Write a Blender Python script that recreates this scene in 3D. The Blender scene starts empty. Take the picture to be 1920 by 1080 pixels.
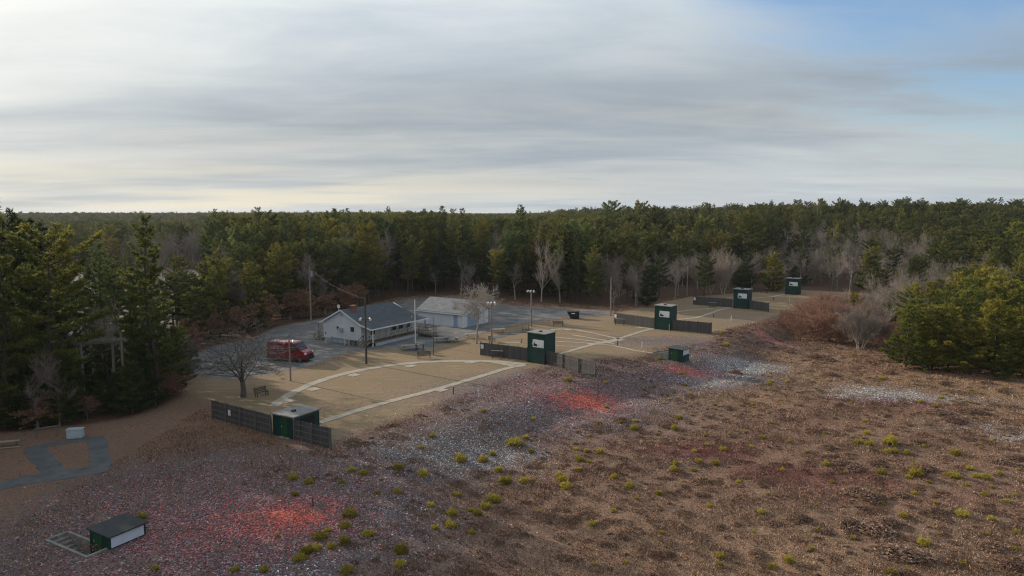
import bpy, bmesh, math, random
import numpy as np
from mathutils import Vector, Matrix
R = math.radians
sc = bpy.context.scene
col = sc.collection
# ------------------------------------------------------------------ camera
FPX, CAM_H, PITCH = 1280.0, 20.0, math.atan(140 / 1280)
cam = bpy.data.cameras.new('camera'); camo = bpy.data.objects.new('camera', cam); col.objects.link(camo)
cam.sensor_width = 36.0; cam.lens = 36.0 * FPX / 1920; cam.clip_end = 9000; cam.clip_start = 0.5
camo.location = (0, 0, CAM_H); camo.rotation_euler = (R(90) - PITCH, 0, 0)
sc.camera = camo
# ------------------------------------------------------------------ light
SUN_EL, SUN_AZ = R(17.5), math.atan2(-0.81, 0.587)      # azimuth from +Y, negative = to the left
sundir = Vector((math.sin(SUN_AZ) * math.cos(SUN_EL), math.cos(SUN_AZ) * math.cos(SUN_EL), math.sin(SUN_EL)))
sl = bpy.data.lights.new('sun', 'SUN'); sl.energy = 4.6; sl.angle = R(0.7); sl.color = (1.0, 0.86, 0.68)
so = bpy.data.objects.new('sun', sl); col.objects.link(so)
so.rotation_euler = sundir.to_track_quat('Z', 'Y').to_euler()
so.location = sundir * 200
sc.view_settings.view_transform = 'Standard'; sc.view_settings.look = 'None'
sc.view_settings.gamma = 1; sc.view_settings.exposure = 0.32; sc.view_settings.use_curve_mapping = False
sc.cycles.use_denoising = True; sc.cycles.denoising_input_passes = "RGB_ALBEDO_NORMAL"; sc.cycles.denoising_prefilter = "NONE"
sc.cycles.filter_width = 1.15
sc.cycles.max_bounces = 5; sc.cycles.diffuse_bounces = 2; sc.cycles.glossy_bounces = 2
sc.cycles.transmission_bounces = 3; sc.cycles.volume_bounces = 0; sc.cycles.transparent_max_bounces = 6
sc.cycles.sample_clamp_indirect = 4

class NT:
    """small node-tree helper"""
    def __init__(s, nt): s.nt = nt; s.n = nt.nodes; s.l = nt.links
    def node(s, typ, **kw):
        n = s.n.new(typ)
        for k, v in kw.items(): setattr(n, k, v)
        return n
    def link(s, a, b): s.l.new(a, b)
    def set(s, n, i, v):
        if v is None: return
        if isinstance(v, bpy.types.NodeSocket): s.l.new(v, n.inputs[i])
        else:
            if isinstance(v, (tuple, list)) and len(v) == 3 and n.inputs[i].type == 'RGBA': v = (*v, 1)
            n.inputs[i].default_value = v
    def math(s, op, a, b=None, c=None, clamp=False):
        n = s.node('ShaderNodeMath', operation=op, use_clamp=clamp)
        s.set(n, 0, a); s.set(n, 1, b); s.set(n, 2, c)
        return n.outputs[0]
    def vmath(s, op, a, b=None):
        n = s.node('ShaderNodeVectorMath', operation=op); s.set(n, 0, a); s.set(n, 1, b)
        return n
    def mix(s, f, a, b, blend='MIX'):
        n = s.node('ShaderNodeMix', data_type='RGBA', blend_type=blend)
        s.set(n, 0, f)
        for i, v in ((6, a), (7, b)):
            s.set(n, i, v)
        return n.outputs[2]
    def ramp(s, f, stops, interp='LINEAR'):
        n = s.node('ShaderNodeValToRGB'); n.color_ramp.interpolation = interp
        e = n.color_ramp.elements
        while len(e) < len(stops): e.new(0.5)
        for k, (p, c) in enumerate(stops):
            e[k].position = p; e[k].color = (*c, 1) if len(c) == 3 else c
        s.set(n, 0, f); return n.outputs[0]
    def step(s, v, lo, hi):
        n = s.node('ShaderNodeMapRange', interpolation_type='SMOOTHSTEP')
        s.set(n, 0, v); s.set(n, 1, lo); s.set(n, 2, hi); return n.outputs[0]
    def noise(s, vec, scale, detail=4, rough=0.55, dist=0.0):
        n = s.node('ShaderNodeTexNoise'); s.set(n, 'Vector', vec); s.set(n, 'Scale', scale)
        s.set(n, 'Detail', detail); s.set(n, 'Roughness', rough); s.set(n, 'Distortion', dist)
        return n.outputs[0]
    def mapping(s, vec, scale=(1, 1, 1), rot=(0, 0, 0), loc=(0, 0, 0)):
        n = s.node('ShaderNodeMapping'); s.set(n, 0, vec); s.set(n, 1, loc); s.set(n, 2, rot); s.set(n, 3, scale)
        return n.outputs[0]

# ------------------------------------------------------------------ sky
def build_world():
    w = bpy.data.worlds.new('World'); sc.world = w; w.use_nodes = True
    w.node_tree.nodes.clear(); t = NT(w.node_tree)
    out = t.node('ShaderNodeOutputWorld'); bg = t.node('ShaderNodeBackground')
    t.set(bg, 'Strength', 0.1); t.link(bg.outputs[0], out.inputs[0])
    sky = t.node('ShaderNodeTexSky', sky_type='NISHITA', sun_disc=False)
    sky.sun_elevation = SUN_EL; sky.sun_rotation = SUN_AZ; sky.altitude = 50; sky.air_density = 1.0; sky.dust_density = 1.2
    tc = t.node('ShaderNodeTexCoord'); d = tc.outputs['Generated']
    sep = t.node('ShaderNodeSeparateXYZ'); t.link(d, sep.inputs[0])
    z = t.math('MAXIMUM', sep.outputs[2], 0.0)
    den = t.math('ADD', z, 0.10)
    px = t.math('DIVIDE', sep.outputs[0], den); py = t.math('DIVIDE', sep.outputs[1], den)
    cb = t.node('ShaderNodeCombineXYZ'); t.link(px, cb.inputs[0]); t.link(py, cb.inputs[1]); P = cb.outputs[0]
    # long flat streaks of high cloud seen at a low angle
    wv = t.noise(t.mapping(P, (0.35, 0.5, 1)), 1.0, 3, 0.5)
    wob = t.vmath('MULTIPLY', wv, (0.9, 0.9, 0)).outputs[0]
    P2 = t.vmath('ADD', P, wob).outputs[0]
    n1 = t.noise(t.mapping(P2, (0.20, 0.52, 1), (0, 0, R(-12))), 1.0, 6, 0.50, 0.25)
    n2 = t.noise(t.mapping(P2, (0.8, 1.7, 1), (0, 0, R(-16)), (3.1, 1.2, 0)), 1.0, 6, 0.60, 0.4)
    n3 = t.noise(t.mapping(P, (0.16, 0.30, 1), (0, 0, R(20)), (7.3, 2.2, 0)), 1.0, 4, 0.5, 0.2)
    dens = t.math('ADD', t.math('MULTIPLY', n1, 0.72), t.math('MULTIPLY', n2, 0.28))
    sd = t.vmath('DOT_PRODUCT', d, tuple(sundir)).outputs['Value']
    sdp = t.math('MAXIMUM', sd, 0.0)
    glow = t.math('POWER', sdp, 5.0)
    glow2 = t.math('POWER', sdp, 26.0)
    # cloud colour: grey bellies, paler thin parts
    grey = t.ramp(dens, [(0.36, (3.1, 3.6, 4.15)), (0.45, (3.8, 4.3, 4.75)), (0.53, (4.7, 5.1, 5.3)), (0.64, (5.7, 5.9, 5.9))])
    br = t.math('ADD', t.math('MULTIPLY_ADD', n3, 0.8, 0.50), t.math('MULTIPLY', t.step(z, 0.10, 0.30), 0.24))
    gm = t.node('ShaderNodeVectorMath', operation='SCALE'); t.link(grey, gm.inputs[0]); t.link(br, gm.inputs[3])
    sc1 = t.node('ShaderNodeVectorMath', operation='SCALE'); sc1.inputs[0].default_value = (1.9, 1.65, 1.25)
    t.link(t.math('MULTIPLY', glow, t.math('MULTIPLY_ADD', dens, 1.5, 0.10)), sc1.inputs[3])
    sc2 = t.node('ShaderNodeVectorMath', operation='SCALE'); sc2.inputs[0].default_value = (2.6, 2.2, 1.5); t.link(glow2, sc2.inputs[3])
    cl = t.vmath('ADD', gm.outputs[0], sc1.outputs[0]).outputs[0]
    cl = t.vmath('ADD', cl, sc2.outputs[0]).outputs[0]
    # pale band along the horizon, warm towards the sun
    hz = t.math('POWER', t.math('SUBTRACT', 1.0, t.step(z, 0.0, 0.13)), 1.6)
    warm = t.mix(t.step(sd, 0.15, 0.85), (3.9, 4.3, 4.7), (7.2, 6.5, 5.0))
    st = t.noise(t.mapping(d, (2.2, 2.2, 42.0)), 1.0, 4, 0.5)
    hz = t.math('MULTIPLY', hz, t.math('MULTIPLY_ADD', t.step(st, 0.42, 0.60), 0.75, 0.18))
    cl = t.mix(hz, cl, warm)
    # clear blue opening towards the upper right
    bd = Vector((0.62, 0.75, 0.62)).normalized()
    b = t.vmath('DOT_PRODUCT', d, tuple(bd)).outputs['Value']
    b = t.math('ADD', b, t.math('MULTIPLY', t.math('SUBTRACT', n1, 0.5), 0.10))
    b = t.math('ADD', b, t.math('MULTIPLY', t.math('SUBTRACT', n2, 0.5), 0.14))
    clear = t.math('MULTIPLY', t.step(b, 0.862, 0.940), 0.95)
    skb = t.node('ShaderNodeVectorMath', operation='MULTIPLY'); t.link(sky.outputs[0], skb.inputs[0]); skb.inputs[1].default_value = (1.0, 1.2, 1.45)
    fin = t.mix(clear, cl, skb.outputs[0])
    t.link(fin, bg.inputs[0])
build_world()

# ------------------------------------------------------------------ ground shape
def S(t): t = np.clip(t, 0, 1); return t * t * (3 - 2 * t)
_rng = np.random.RandomState(5)
_W = [(_rng.uniform(-1, 1, 2) / L, _rng.uniform(0, 6.28), a) for L, a in
      [(9, .10), (7, .09), (5.5, .08), (4.5, .07), (3.2, .05), (2.6, .045), (1.9, .035), (1.4, .03)] for _ in range(2)]
EY = [0, 40, 56, 66, 80, 84, 90, 100, 113, 125, 150, 200, 260]
EX = [2, -8, -11, -5, 7, 12, 21, 30, 37, 49, 72, 112, 165]
def edge_sd(x, y): return np.asarray(x) - np.interp(y, EY, EX)
def hgt(x, y):
    x = np.asarray(x, float); y = np.asarray(y, float)
    s = edge_sd(x, y)
    z = -1.5 * S(s / 9)
    near = 1 - S((y - 170) / 60)
    z = z * near
    bump = sum(a * np.sin(2 * np.pi * (k[0] * x + k[1] * y) + p) for k, p, a in _W)
    z = z + bump * S((s - 0.5) / 8) * near * 0.45
    z = z + 10.6 * S((y - 172) / 150) * S((x - 0) / 190)
    z = z + 9.0 * S((y - 520) / 900) * S((-x - 60) / 300) + 1.5 * S((y - 500) / 700)
    return z
def ray(px, py):
    u = (px - 960) / FPX; v = (540 - py) / FPX
    return np.array([u, math.cos(PITCH) + v * math.sin(PITCH), -math.sin(PITCH) + v * math.cos(PITCH)])
def at(px, py, z=None):
    """ground point seen at a place of the photograph"""
    d = ray(px, py)
    if z is not None:
        t = (z - CAM_H) / d[2]; return (d[0] * t, d[1] * t, z)
    t = -CAM_H / d[2]
    for _ in range(25):
        h = float(hgt(d[0] * t, d[1] * t)); t += ((h - CAM_H) / d[2] - t) * 0.6
    return (d[0] * t, d[1] * t, float(hgt(d[0] * t, d[1] * t)))
def pix(X, Y, Z):
    z = np.asarray(Z) - CAM_H
    dd = Y * math.cos(PITCH) - z * math.sin(PITCH); v = Y * math.sin(PITCH) + z * math.cos(PITCH)
    return 960 + FPX * X / dd, 540 - FPX * v / dd

# ------------------------------------------------------------------ object helpers
def tag(o, label=None, cat=None, group=None, kind=None):
    if label: o['label'] = label
    if cat: o['category'] = cat
    if group: o['group'] = group
    if kind: o['kind'] = kind
    return o
def empty(name, loc=(0, 0, 0), rz=0.0, label=None, cat=None, group=None):
    o = bpy.data.objects.new(name, None); col.objects.link(o)
    o.location = loc; o.rotation_euler = (0, 0, rz); o.empty_display_size = 0.3
    return tag(o, label, cat, group)
class MB:
    def __init__(s): s.v = []; s.f = []; s.m = []
    def add(s, vs, fs, m=0):
        b = len(s.v); s.v += [tuple(map(float, v)) for v in vs]
        for f in fs: s.f.append([i + b for i in f]); s.m.append(m)
        return s
    def box(s, x0, x1, y0, y1, z0, z1, m=0):
        return s.add([(x0, y0, z0), (x1, y0, z0), (x1, y1, z0), (x0, y1, z0), (x0, y0, z1), (x1, y0, z1), (x1, y1, z1), (x0, y1, z1)],
                     [(0, 3, 2, 1), (4, 5, 6, 7), (0, 1, 5, 4), (1, 2, 6, 5), (2, 3, 7, 6), (3, 0, 4, 7)], m)
    def bar(s, p, q, w, h, m=0):
        """rectangular bar from p to q"""
        p = Vector(p); q = Vector(q); d = (q - p).normalized()
        up = Vector((0, 0, 1)) if abs(d.z) < 0.95 else Vector((0, 1, 0))
        a = d.cross(up).normalized() * w / 2; b = a.cross(d).normalized() * h / 2
        vs = [p - a - b, p + a - b, p + a + b, p - a + b, q - a - b, q + a - b, q + a + b, q - a + b]
        return s.add(vs, [(0, 3, 2, 1), (4, 5, 6, 7), (0, 1, 5, 4), (1, 2, 6, 5), (2, 3, 7, 6), (3, 0, 4, 7)], m)
    def tube(s, p, q, r0, r1=None, n=8, m=0, cap=True):
        r1 = r0 if r1 is None else r1
        p = Vector(p); q = Vector(q); d = (q - p)
        if d.length < 1e-6: return s
        d.normalize(); up = Vector((0, 0, 1)) if abs(d.z) < 0.9 else Vector((1, 0, 0))
        a = d.cross(up).normalized(); b = a.cross(d)
        vs = []
        for c, r in ((p, r0), (q, r1)):
            for k in range(n):
                t = 2 * math.pi * k / n; vs.append(c + a * (r * math.cos(t)) + b * (r * math.sin(t)))
        fs = [(k, n + k, n + (k + 1) % n, (k + 1) % n) for k in range(n)]
        if cap: fs += [tuple(range(n)), tuple(range(2 * n - 1, n - 1, -1))]
        return s.add(vs, fs, m)
    def poly(s, pts, m=0): return s.add(pts, [tuple(range(len(pts)))], m)
    def prism(s, prof, y0, y1, m=0, axis='y'):
        """profile of (a,b) pairs extruded; axis y: (x,z) profile, axis x: (y,z), axis z: (x,y)"""
        n = len(prof)
        mk = {'y': lambda a, b, t: (a, t, b), 'x': lambda a, b, t: (t, a, b), 'z': lambda a, b, t: (a, b, t)}[axis]
        vs = [mk(a, b, y0) for a, b in prof] + [mk(a, b, y1) for a, b in prof]
        fs = [tuple(range(n)), tuple(range(2 * n - 1, n - 1, -1))] + [(k, n + k, n + (k + 1) % n, (k + 1) % n) for k in range(n)]
        return s.add(vs, fs, m)
    def build(s, name, mats, parent=None, bevel=0.0, smooth=False):
        me = bpy.data.meshes.new(name); me.from_pydata(s.v, [], s.f)
        mats = mats if isinstance(mats, (list, tuple)) else [mats]
        for m in mats: me.materials.append(m)
        if len(mats) > 1: me.polygons.foreach_set('material_index', s.m)
        bm = bmesh.new(); bm.from_mesh(me); bmesh.ops.recalc_face_normals(bm, faces=bm.faces)
        if bevel > 0:
            bmesh.ops.bevel(bm, geom=list(bm.edges), offset=bevel, segments=2, profile=0.5, affect='EDGES', clamp_overlap=True)
        bm.to_mesh(me); bm.free()
        if smooth: me.shade_smooth()
        me.update()
        o = bpy.data.objects.new(name, me); col.objects.link(o); o.parent = parent
        return o
def tri_mesh(name, V, F, mats, attrs=None, parent=None):
    """fast mesh from numpy arrays of triangles"""
    me = bpy.data.meshes.new(name); V = np.asarray(V, np.float32).reshape(-1, 3); F = np.asarray(F, np.int32).reshape(-1, 3)
    me.vertices.add(len(V)); me.vertices.foreach_set('co', V.ravel())
    me.loops.add(F.size); me.loops.foreach_set('vertex_index', F.ravel())
    me.polygons.add(len(F)); me.polygons.foreach_set('loop_start', np.arange(0, F.size, 3, dtype=np.int32))
    for m in (mats if isinstance(mats, (list, tuple)) else [mats]): me.materials.append(m)
    for k, a in (attrs or {}).items():
        if np.ndim(a) == 1:
            at_ = me.attributes.new(k, 'FLOAT', 'POINT'); at_.data.foreach_set('value', np.asarray(a, np.float32))
        else:
            at_ = me.attributes.new(k, 'FLOAT_COLOR', 'POINT'); at_.data.foreach_set('color', np.asarray(a, np.float32).ravel())
    me.update(calc_edges=True); me.validate()
    o = bpy.data.objects.new(name, me); col.objects.link(o); o.parent = parent
    return o
def copy_tree(o, parent=None):
    c = o.copy(); col.objects.link(c); c.parent = parent
    for ch in list(o.children): copy_tree(ch, c)
    return c

# ------------------------------------------------------------------ materials
def material(name, c1, c2=None, scale=3.0, rough=0.8, metal=0.0, bump=0.0, bscale=None, stretch=(1, 1, 1), spec=0.3, wave=None, objrand=0.0):
    m = bpy.data.materials.new(name); m.use_nodes = True; m.node_tree.nodes.clear(); t = NT(m.node_tree)
    out = t.node('ShaderNodeOutputMaterial'); p = t.node('ShaderNodeBsdfPrincipled'); t.link(p.outputs[0], out.inputs[0])
    tc = t.node('ShaderNodeTexCoord'); v = t.mapping(tc.outputs['Object'], stretch)
    c2 = c2 or tuple(x * 0.7 for x in c1)
    n = t.noise(v, scale, 5, 0.6)
    c = t.mix(t.step(n, 0.32, 0.68), c1, c2)
    n2 = t.noise(tc.outputs['Object'], scale * 0.23, 3, 0.5)
    c = t.mix(0.5, c, t.mix(t.step(n2, 0.3, 0.7), c, tuple(x * 0.72 for x in c1)))
    if wave:   # thin lines of siding or boards: (axis vector, spacing, darkness)
        ax, sp, dk = wave
        sep = t.vmath('DOT_PRODUCT', tc.outputs['Object'], ax).outputs['Value']
        fr = t.math('FRACT', t.math('DIVIDE', sep, sp))
        c = t.mix(t.math('MULTIPLY', t.math('LESS_THAN', fr, 0.12), dk), c, (0.02, 0.02, 0.02))
    if objrand:
        oi = t.node('ShaderNodeObjectInfo')
        k = t.math('MULTIPLY_ADD', oi.outputs['Random'], objrand, 1 - objrand / 2)
        s_ = t.node('ShaderNodeVectorMath', operation='SCALE'); t.link(c, s_.inputs[0]); t.link(k, s_.inputs[3]); c = s_.outputs[0]
    t.set(p, 'Base Color', c); t.set(p, 'Roughness', rough); t.set(p, 'Metallic', metal); t.set(p, 'Specular IOR Level', spec)
    if bump:
        b = t.node('ShaderNodeBump'); t.set(b, 'Strength', bump); t.set(b, 'Distance', 0.02)
        t.link(t.noise(v, bscale or scale * 4, 4, 0.6), b.inputs['Height']); t.link(b.outputs[0], p.inputs['Normal'])
    return m
M = dict(
    green=material('dark_green_paint', (0.006, 0.036, 0.032), (0.009, 0.046, 0.040), 2, 0.6, bump=0.2, wave=((1, 1, 0), 0.2, 0.25)),
    door_green=material('green_door_paint', (0.012, 0.060, 0.022), (0.016, 0.075, 0.028), 2, 0.6),
    roofgrey=material('flat_grey_roof', (0.24, 0.235, 0.23), (0.17, 0.165, 0.16), 1.5, 0.9, bump=0.3),
    darkroof=material('dark_felt_roof', (0.05, 0.055, 0.06), (0.035, 0.04, 0.045), 2, 0.95, bump=0.3),
    white=material('white_paint', (0.72, 0.74, 0.76), (0.60, 0.62, 0.64), 2, 0.6),
    trim=material('white_trim', (0.68, 0.70, 0.72), (0.58, 0.6, 0.62), 2, 0.6),
    dark=material('dark_opening', (0.010, 0.012, 0.014), (0.02, 0.02, 0.02), 3, 0.8),
    black=material('black_metal', (0.012, 0.014, 0.016), (0.02, 0.02, 0.022), 3, 0.5),
    fence=material('weathered_board', (0.10, 0.094, 0.094), (0.068, 0.064, 0.065), 2.0, 0.95, bump=0.4, stretch=(9, 9, .8)),
    post=material('weathered_post', (0.15, 0.14, 0.13), (0.09, 0.085, 0.08), 3, 0.95, stretch=(3, 3, .5), bump=0.3),
    siding=material('pale_blue_siding', (0.60, 0.63, 0.68), (0.55, 0.58, 0.635), 1.2, 0.75, wave=((0, 0, 1), 0.16, 0.35)),
    found=material('painted_foundation', (0.38, 0.43, 0.50), (0.24, 0.27, 0.31), 3, 0.9, bump=0.3),
    shingle=material('slate_blue_shingle', (0.075, 0.083, 0.098), (0.10, 0.11, 0.125), 5, 0.95, bump=0.5, bscale=14, spec=0.1),
    oldshingle=material('pale_grey_shingle', (0.19, 0.20, 0.215), (0.125, 0.133, 0.145), 1.2, 0.95, bump=0.5, bscale=14),
    deck=material('deck_timber', (0.17, 0.15, 0.12), (0.10, 0.085, 0.07), 3, 0.9, bump=0.3),
    brick=material('chimney_brick', (0.22, 0.11, 0.07), (0.14, 0.07, 0.05), 8, 0.9),
    glass=material('window_glass', (0.02, 0.025, 0.03), (0.03, 0.035, 0.04), 3, 0.12, spec=0.6),
    concrete=material('concrete', (0.34, 0.32, 0.28), (0.25, 0.235, 0.205), 1.8, 0.95, bump=0.3),
    oldconc=material('old_concrete', (0.24, 0.235, 0.22), (0.15, 0.145, 0.135), 2.5, 0.95, bump=0.3),
    pole=material('grey_wood_pole', (0.24, 0.225, 0.21), (0.16, 0.15, 0.14), 2, 0.95, stretch=(4, 4, .4)),
    darkpole=material('dark_wood_pole', (0.045, 0.04, 0.038), (0.08, 0.07, 0.065), 2, 0.95, stretch=(4, 4, .4)),
    whitepole=material('white_pole_paint', (0.62, 0.63, 0.64), (0.5, 0.5, 0.51), 2, 0.5),
    galv=material('galvanised_metal', (0.36, 0.37, 0.38), (0.27, 0.28, 0.29), 4, 0.45, 0.6),
    lampw=material('lamp_housing', (0.75, 0.75, 0.74), (0.6, 0.6, 0.6), 4, 0.4),
    table=material('picnic_timber', (0.30, 0.28, 0.23), (0.20, 0.18, 0.15), 3, 0.9, bump=0.3),
    bench=material('dark_bench_timber', (0.055, 0.055, 0.045), (0.09, 0.085, 0.07), 3, 0.85),
    vanred=material('red_van_paint', (0.25, 0.016, 0.020), (0.20, 0.012, 0.016), 0.8, 0.28, 0.2, spec=0.5),
    vandecal=material('van_graphic', (0.42, 0.32, 0.36), (0.15, 0.02, 0.03), 2.2, 0.4, stretch=(1, 1, 3)),
    tyre=material('tyre_rubber', (0.015, 0.015, 0.015), (0.02, 0.02, 0.02), 5, 0.85),
    rim=material('wheel_rim', (0.3, 0.3, 0.31), (0.2, 0.2, 0.21), 5, 0.35, 0.8),
    lens=material('headlight_lens', (0.75, 0.78, 0.8), (0.6, 0.62, 0.65), 5, 0.1, spec=0.8),
    taillens=material('tail_light_lens', (0.35, 0.01, 0.01), (0.3, 0.01, 0.01), 5, 0.2),
    blue=material('pale_blue_plastic', (0.24, 0.36, 0.50), (0.2, 0.3, 0.43), 3, 0.6),
    cabinet=material('pale_grey_cabinet', (0.38, 0.45, 0.50), (0.3, 0.36, 0.4), 2, 0.7),
    bark=material('pine_bark', (0.085, 0.068, 0.055), (0.045, 0.036, 0.03), 4, 0.95, bump=0.6, stretch=(2, 2, .5)),
    palebark=material('pale_bark', (0.34, 0.31, 0.275), (0.23, 0.205, 0.18), 3, 0.95, bump=0.4, objrand=0.5),
    darkbark=material('dark_bark', (0.15, 0.13, 0.12), (0.09, 0.08, 0.072), 3, 0.95, bump=0.4, objrand=0.3),
    twig=material('grey_twig', (0.28, 0.235, 0.20), (0.19, 0.16, 0.14), 2, 0.95, objrand=0.6),
    redtwig=material('red_brown_twig', (0.30, 0.165, 0.115), (0.21, 0.12, 0.088), 1.2, 0.95, objrand=0.4),
    snow=material('worn_pale_gravel', (0.5, 0.5, 0.5), (0.35, 0.35, 0.35), 3, 0.9),
    rust=material('rusty_iron', (0.10, 0.05, 0.03), (0.06, 0.035, 0.025), 4, 0.9),
    farroof=material('far_metal_roof', (0.55, 0.58, 0.6), (0.45, 0.47, 0.5), 1, 0.6),
    farwall=material('far_building_wall', (0.12, 0.12, 0.13), (0.09, 0.09, 0.1), 1, 0.9),
)
def foliage(name, stops, trans=0.3, colmul=True):
    m = bpy.data.materials.new(name); m.use_nodes = True; m.node_tree.nodes.clear(); t = NT(m.node_tree)
    out = t.node('ShaderNodeOutputMaterial')
    a = t.node('ShaderNodeAttribute', attribute_name='tone'); oi = t.node('ShaderNodeObjectInfo')
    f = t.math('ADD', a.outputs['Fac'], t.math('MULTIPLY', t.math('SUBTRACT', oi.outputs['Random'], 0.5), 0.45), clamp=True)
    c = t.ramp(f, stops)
    if colmul: c = t.mix(1.0, c, oi.outputs['Color'], 'MULTIPLY')
    p = t.node('ShaderNodeBsdfPrincipled'); t.set(p, 'Base Color', c); t.set(p, 'Roughness', 0.7); t.set(p, 'Specular IOR Level', 0.15)
    tr = t.node('ShaderNodeBsdfTranslucent'); t.set(tr, 'Color', c)
    mx = t.node('ShaderNodeMixShader'); t.set(mx, 0, trans); t.link(p.outputs[0], mx.inputs[1]); t.link(tr.outputs[0], mx.inputs[2])
    t.link(mx.outputs[0], out.inputs[0]); return m
M['needles'] = foliage('pine_needles', [(0.0, (0.026, 0.046, 0.022)), (0.4, (0.072, 0.096, 0.030)), (0.72, (0.13, 0.140, 0.042)), (1.0, (0.235, 0.21, 0.055))], 0.45)  # ramp runs from painted shade green up to painted sunlit olive
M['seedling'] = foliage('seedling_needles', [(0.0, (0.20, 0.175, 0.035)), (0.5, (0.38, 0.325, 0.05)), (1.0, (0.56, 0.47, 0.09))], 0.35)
M['russet'] = foliage('russet_oak_leaves', [(0.0, (0.14, 0.082, 0.052)), (0.5, (0.26, 0.14, 0.088)), (1.0, (0.40, 0.23, 0.14))], 0.3)
M['scrub'] = foliage('scrub_oak_leaves', [(0.0, (0.15, 0.085, 0.062)), (0.5, (0.26, 0.165, 0.12)), (1.0, (0.42, 0.29, 0.22))], 0.2)
M['drygrass'] = foliage('dry_grass_blades', [(0.0, (0.16, 0.10, 0.055)), (0.5, (0.26, 0.18, 0.10)), (1.0, (0.36, 0.27, 0.16))], 0.2)
# ------------------------------------------------------------------ ground zones (world metres, read off the photograph once)
def W(pts): return np.array([at(*p)[:2] for p in pts])
def poly_sd(poly, x, y):
    """signed distance, positive inside"""
    x = np.asarray(x, float); y = np.asarray(y, float); inside = np.zeros(x.shape, bool); dm = np.full(x.shape, 1e9)
    n = len(poly)
    for i in range(n):
        ax, ay = poly[i]; bx, by = poly[(i + 1) % n]
        c = ((ay > y) != (by > y)) & (x < (bx - ax) * (y - ay) / ((by - ay) if abs(by - ay) > 1e-9 else 1e-9) + ax)
        inside ^= c
        dx, dy = bx - ax, by - ay; L = dx * dx + dy * dy + 1e-9
        t = np.clip(((x - ax) * dx + (y - ay) * dy) / L, 0, 1)
        dm = np.minimum(dm, np.hypot(x - ax - t * dx, y - ay - t * dy))
    return np.where(inside, dm, -dm)
LOT = W([(330, 700), (352, 668), (400, 650), (470, 636), (520, 613), (590, 600), (700, 574), (760, 562), (850, 556), (960, 573), (1060, 578), (1140, 583), (1150, 590), (1060, 596),
         (985, 606), (930, 617), (880, 630), (830, 645), (800, 655), (790, 662), (745, 655), (700, 655), (650, 662), (585, 685), (500, 703), (440, 712), (380, 706)])
OPEN = np.array([(400, -60), (400, 60)] + [tuple(p) for p in W([(1920, 706), (1800, 692), (1740, 690), (1695, 680), (1650, 655), (1600, 648), (1560, 640), (1570, 600), (1625, 580),
         (1660, 566), (1640, 553), (1500, 543), (1400, 548), (1290, 556), (1200, 571), (1140, 578), (1080, 574), (1000, 570), (900, 558), (850, 553), (760, 558),
         (700, 571), (600, 597), (520, 611), (470, 633), (400, 648), (352, 664), (344, 690), (332, 725), (300, 755), (235, 782), (160, 794), (80, 800), (0, 808)])]
         + [(-54, 52), (-50, 36), (-50, 20), (-60, -60)])
CLEAR = np.array([(-60, 112), (-85, 103), (-135, 118), (-215, 195), (-215, 245), (-90, 245), (-82, 200), (-66, 150)])
DEBRIS = W([(60, 960), (200, 885), (420, 842), (640, 846), (760, 800), (880, 745), (985, 695), (1100, 700), (1230, 690), (1300, 640), (1400, 650), (1460, 690), (1420, 722),
            (1260, 745), (1190, 790), (1040, 830), (930, 880), (800, 935), (690, 985), (610, 1040), (520, 1078), (420, 1140), (0, 1140), (0, 990)])
LAWN = W([(345, 700), (440, 715), (520, 700), (600, 686), (700, 652), (800, 650), (900, 626), (1000, 606), (1140, 590), (1290, 556), (1400, 548), (1500, 545), (1640, 556), (1600, 566), (1500, 580), (1430, 600),
          (1340, 622), (1330, 640), (1225, 652), (1200, 668), (1110, 672), (1000, 690), (930, 714), (830, 752), (700, 800), (620, 832), (500, 800), (400, 762), (340, 730)])
# (x px, y px, radius along x m, radius along y m, strength)
ORANGE = [(560, 968, 2.0, 1.1, .62), (530, 965, 3.4, 1.8, .42), (500, 990, 4.5, 2.4, .16), (600, 940, 2.6, 1.2, .16), (1100, 752, 2.4, 1.7, .95), (1125, 745, 1.8, 1.4, .4), (1065, 752, 2.2, 1.3, .35), (1100, 765, 4.5, 2.6, .14), (1290, 697, 2.2, 1.1, .55), (1255, 690, 2.2, 1.0, .25), (1330, 702, 2.4, 1.2, .20),
          (1350, 672, 2.2, 1.0, .22), (1433, 630, 1.6, 2.4, .60), (1418, 622, 1.2, 2.0, .3), (1458, 643, 1.4, 1.8, .42), (1490, 652, 1.4, 1.4, .3), (1108, 699, 1.6, .9, .4), (1265, 630, 4, 2, .10), (1240, 622, 2.4, .9, .18), (1330, 628, 2.2, .9, .2),
          (640, 842, 1.8, 1.0, .25), (400, 905, 9, 6, .05), (250, 930, 7, 4, .04), (420, 1010, 6, 2.5, .10), (1050, 705, 3, 1.2, .08)]
PINKD = [(450, 985, 7, 4, .5), (560, 990, 10, 7, .9), (1090, 755, 11, 8, 1.0), (1300, 700, 8, 5, .8), (1000, 720, 9, 5, .5), (900, 740, 7, 4, .3), (1260, 640, 8, 5, .6), (1180, 640, 6, 3, .25), (350, 960, 9, 6, .5), (1440, 640, 5, 6, .6), (1150, 690, 7, 4, .6), (1400, 600, 8, 6, .25), (300, 1050, 8, 5, .5)]
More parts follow.
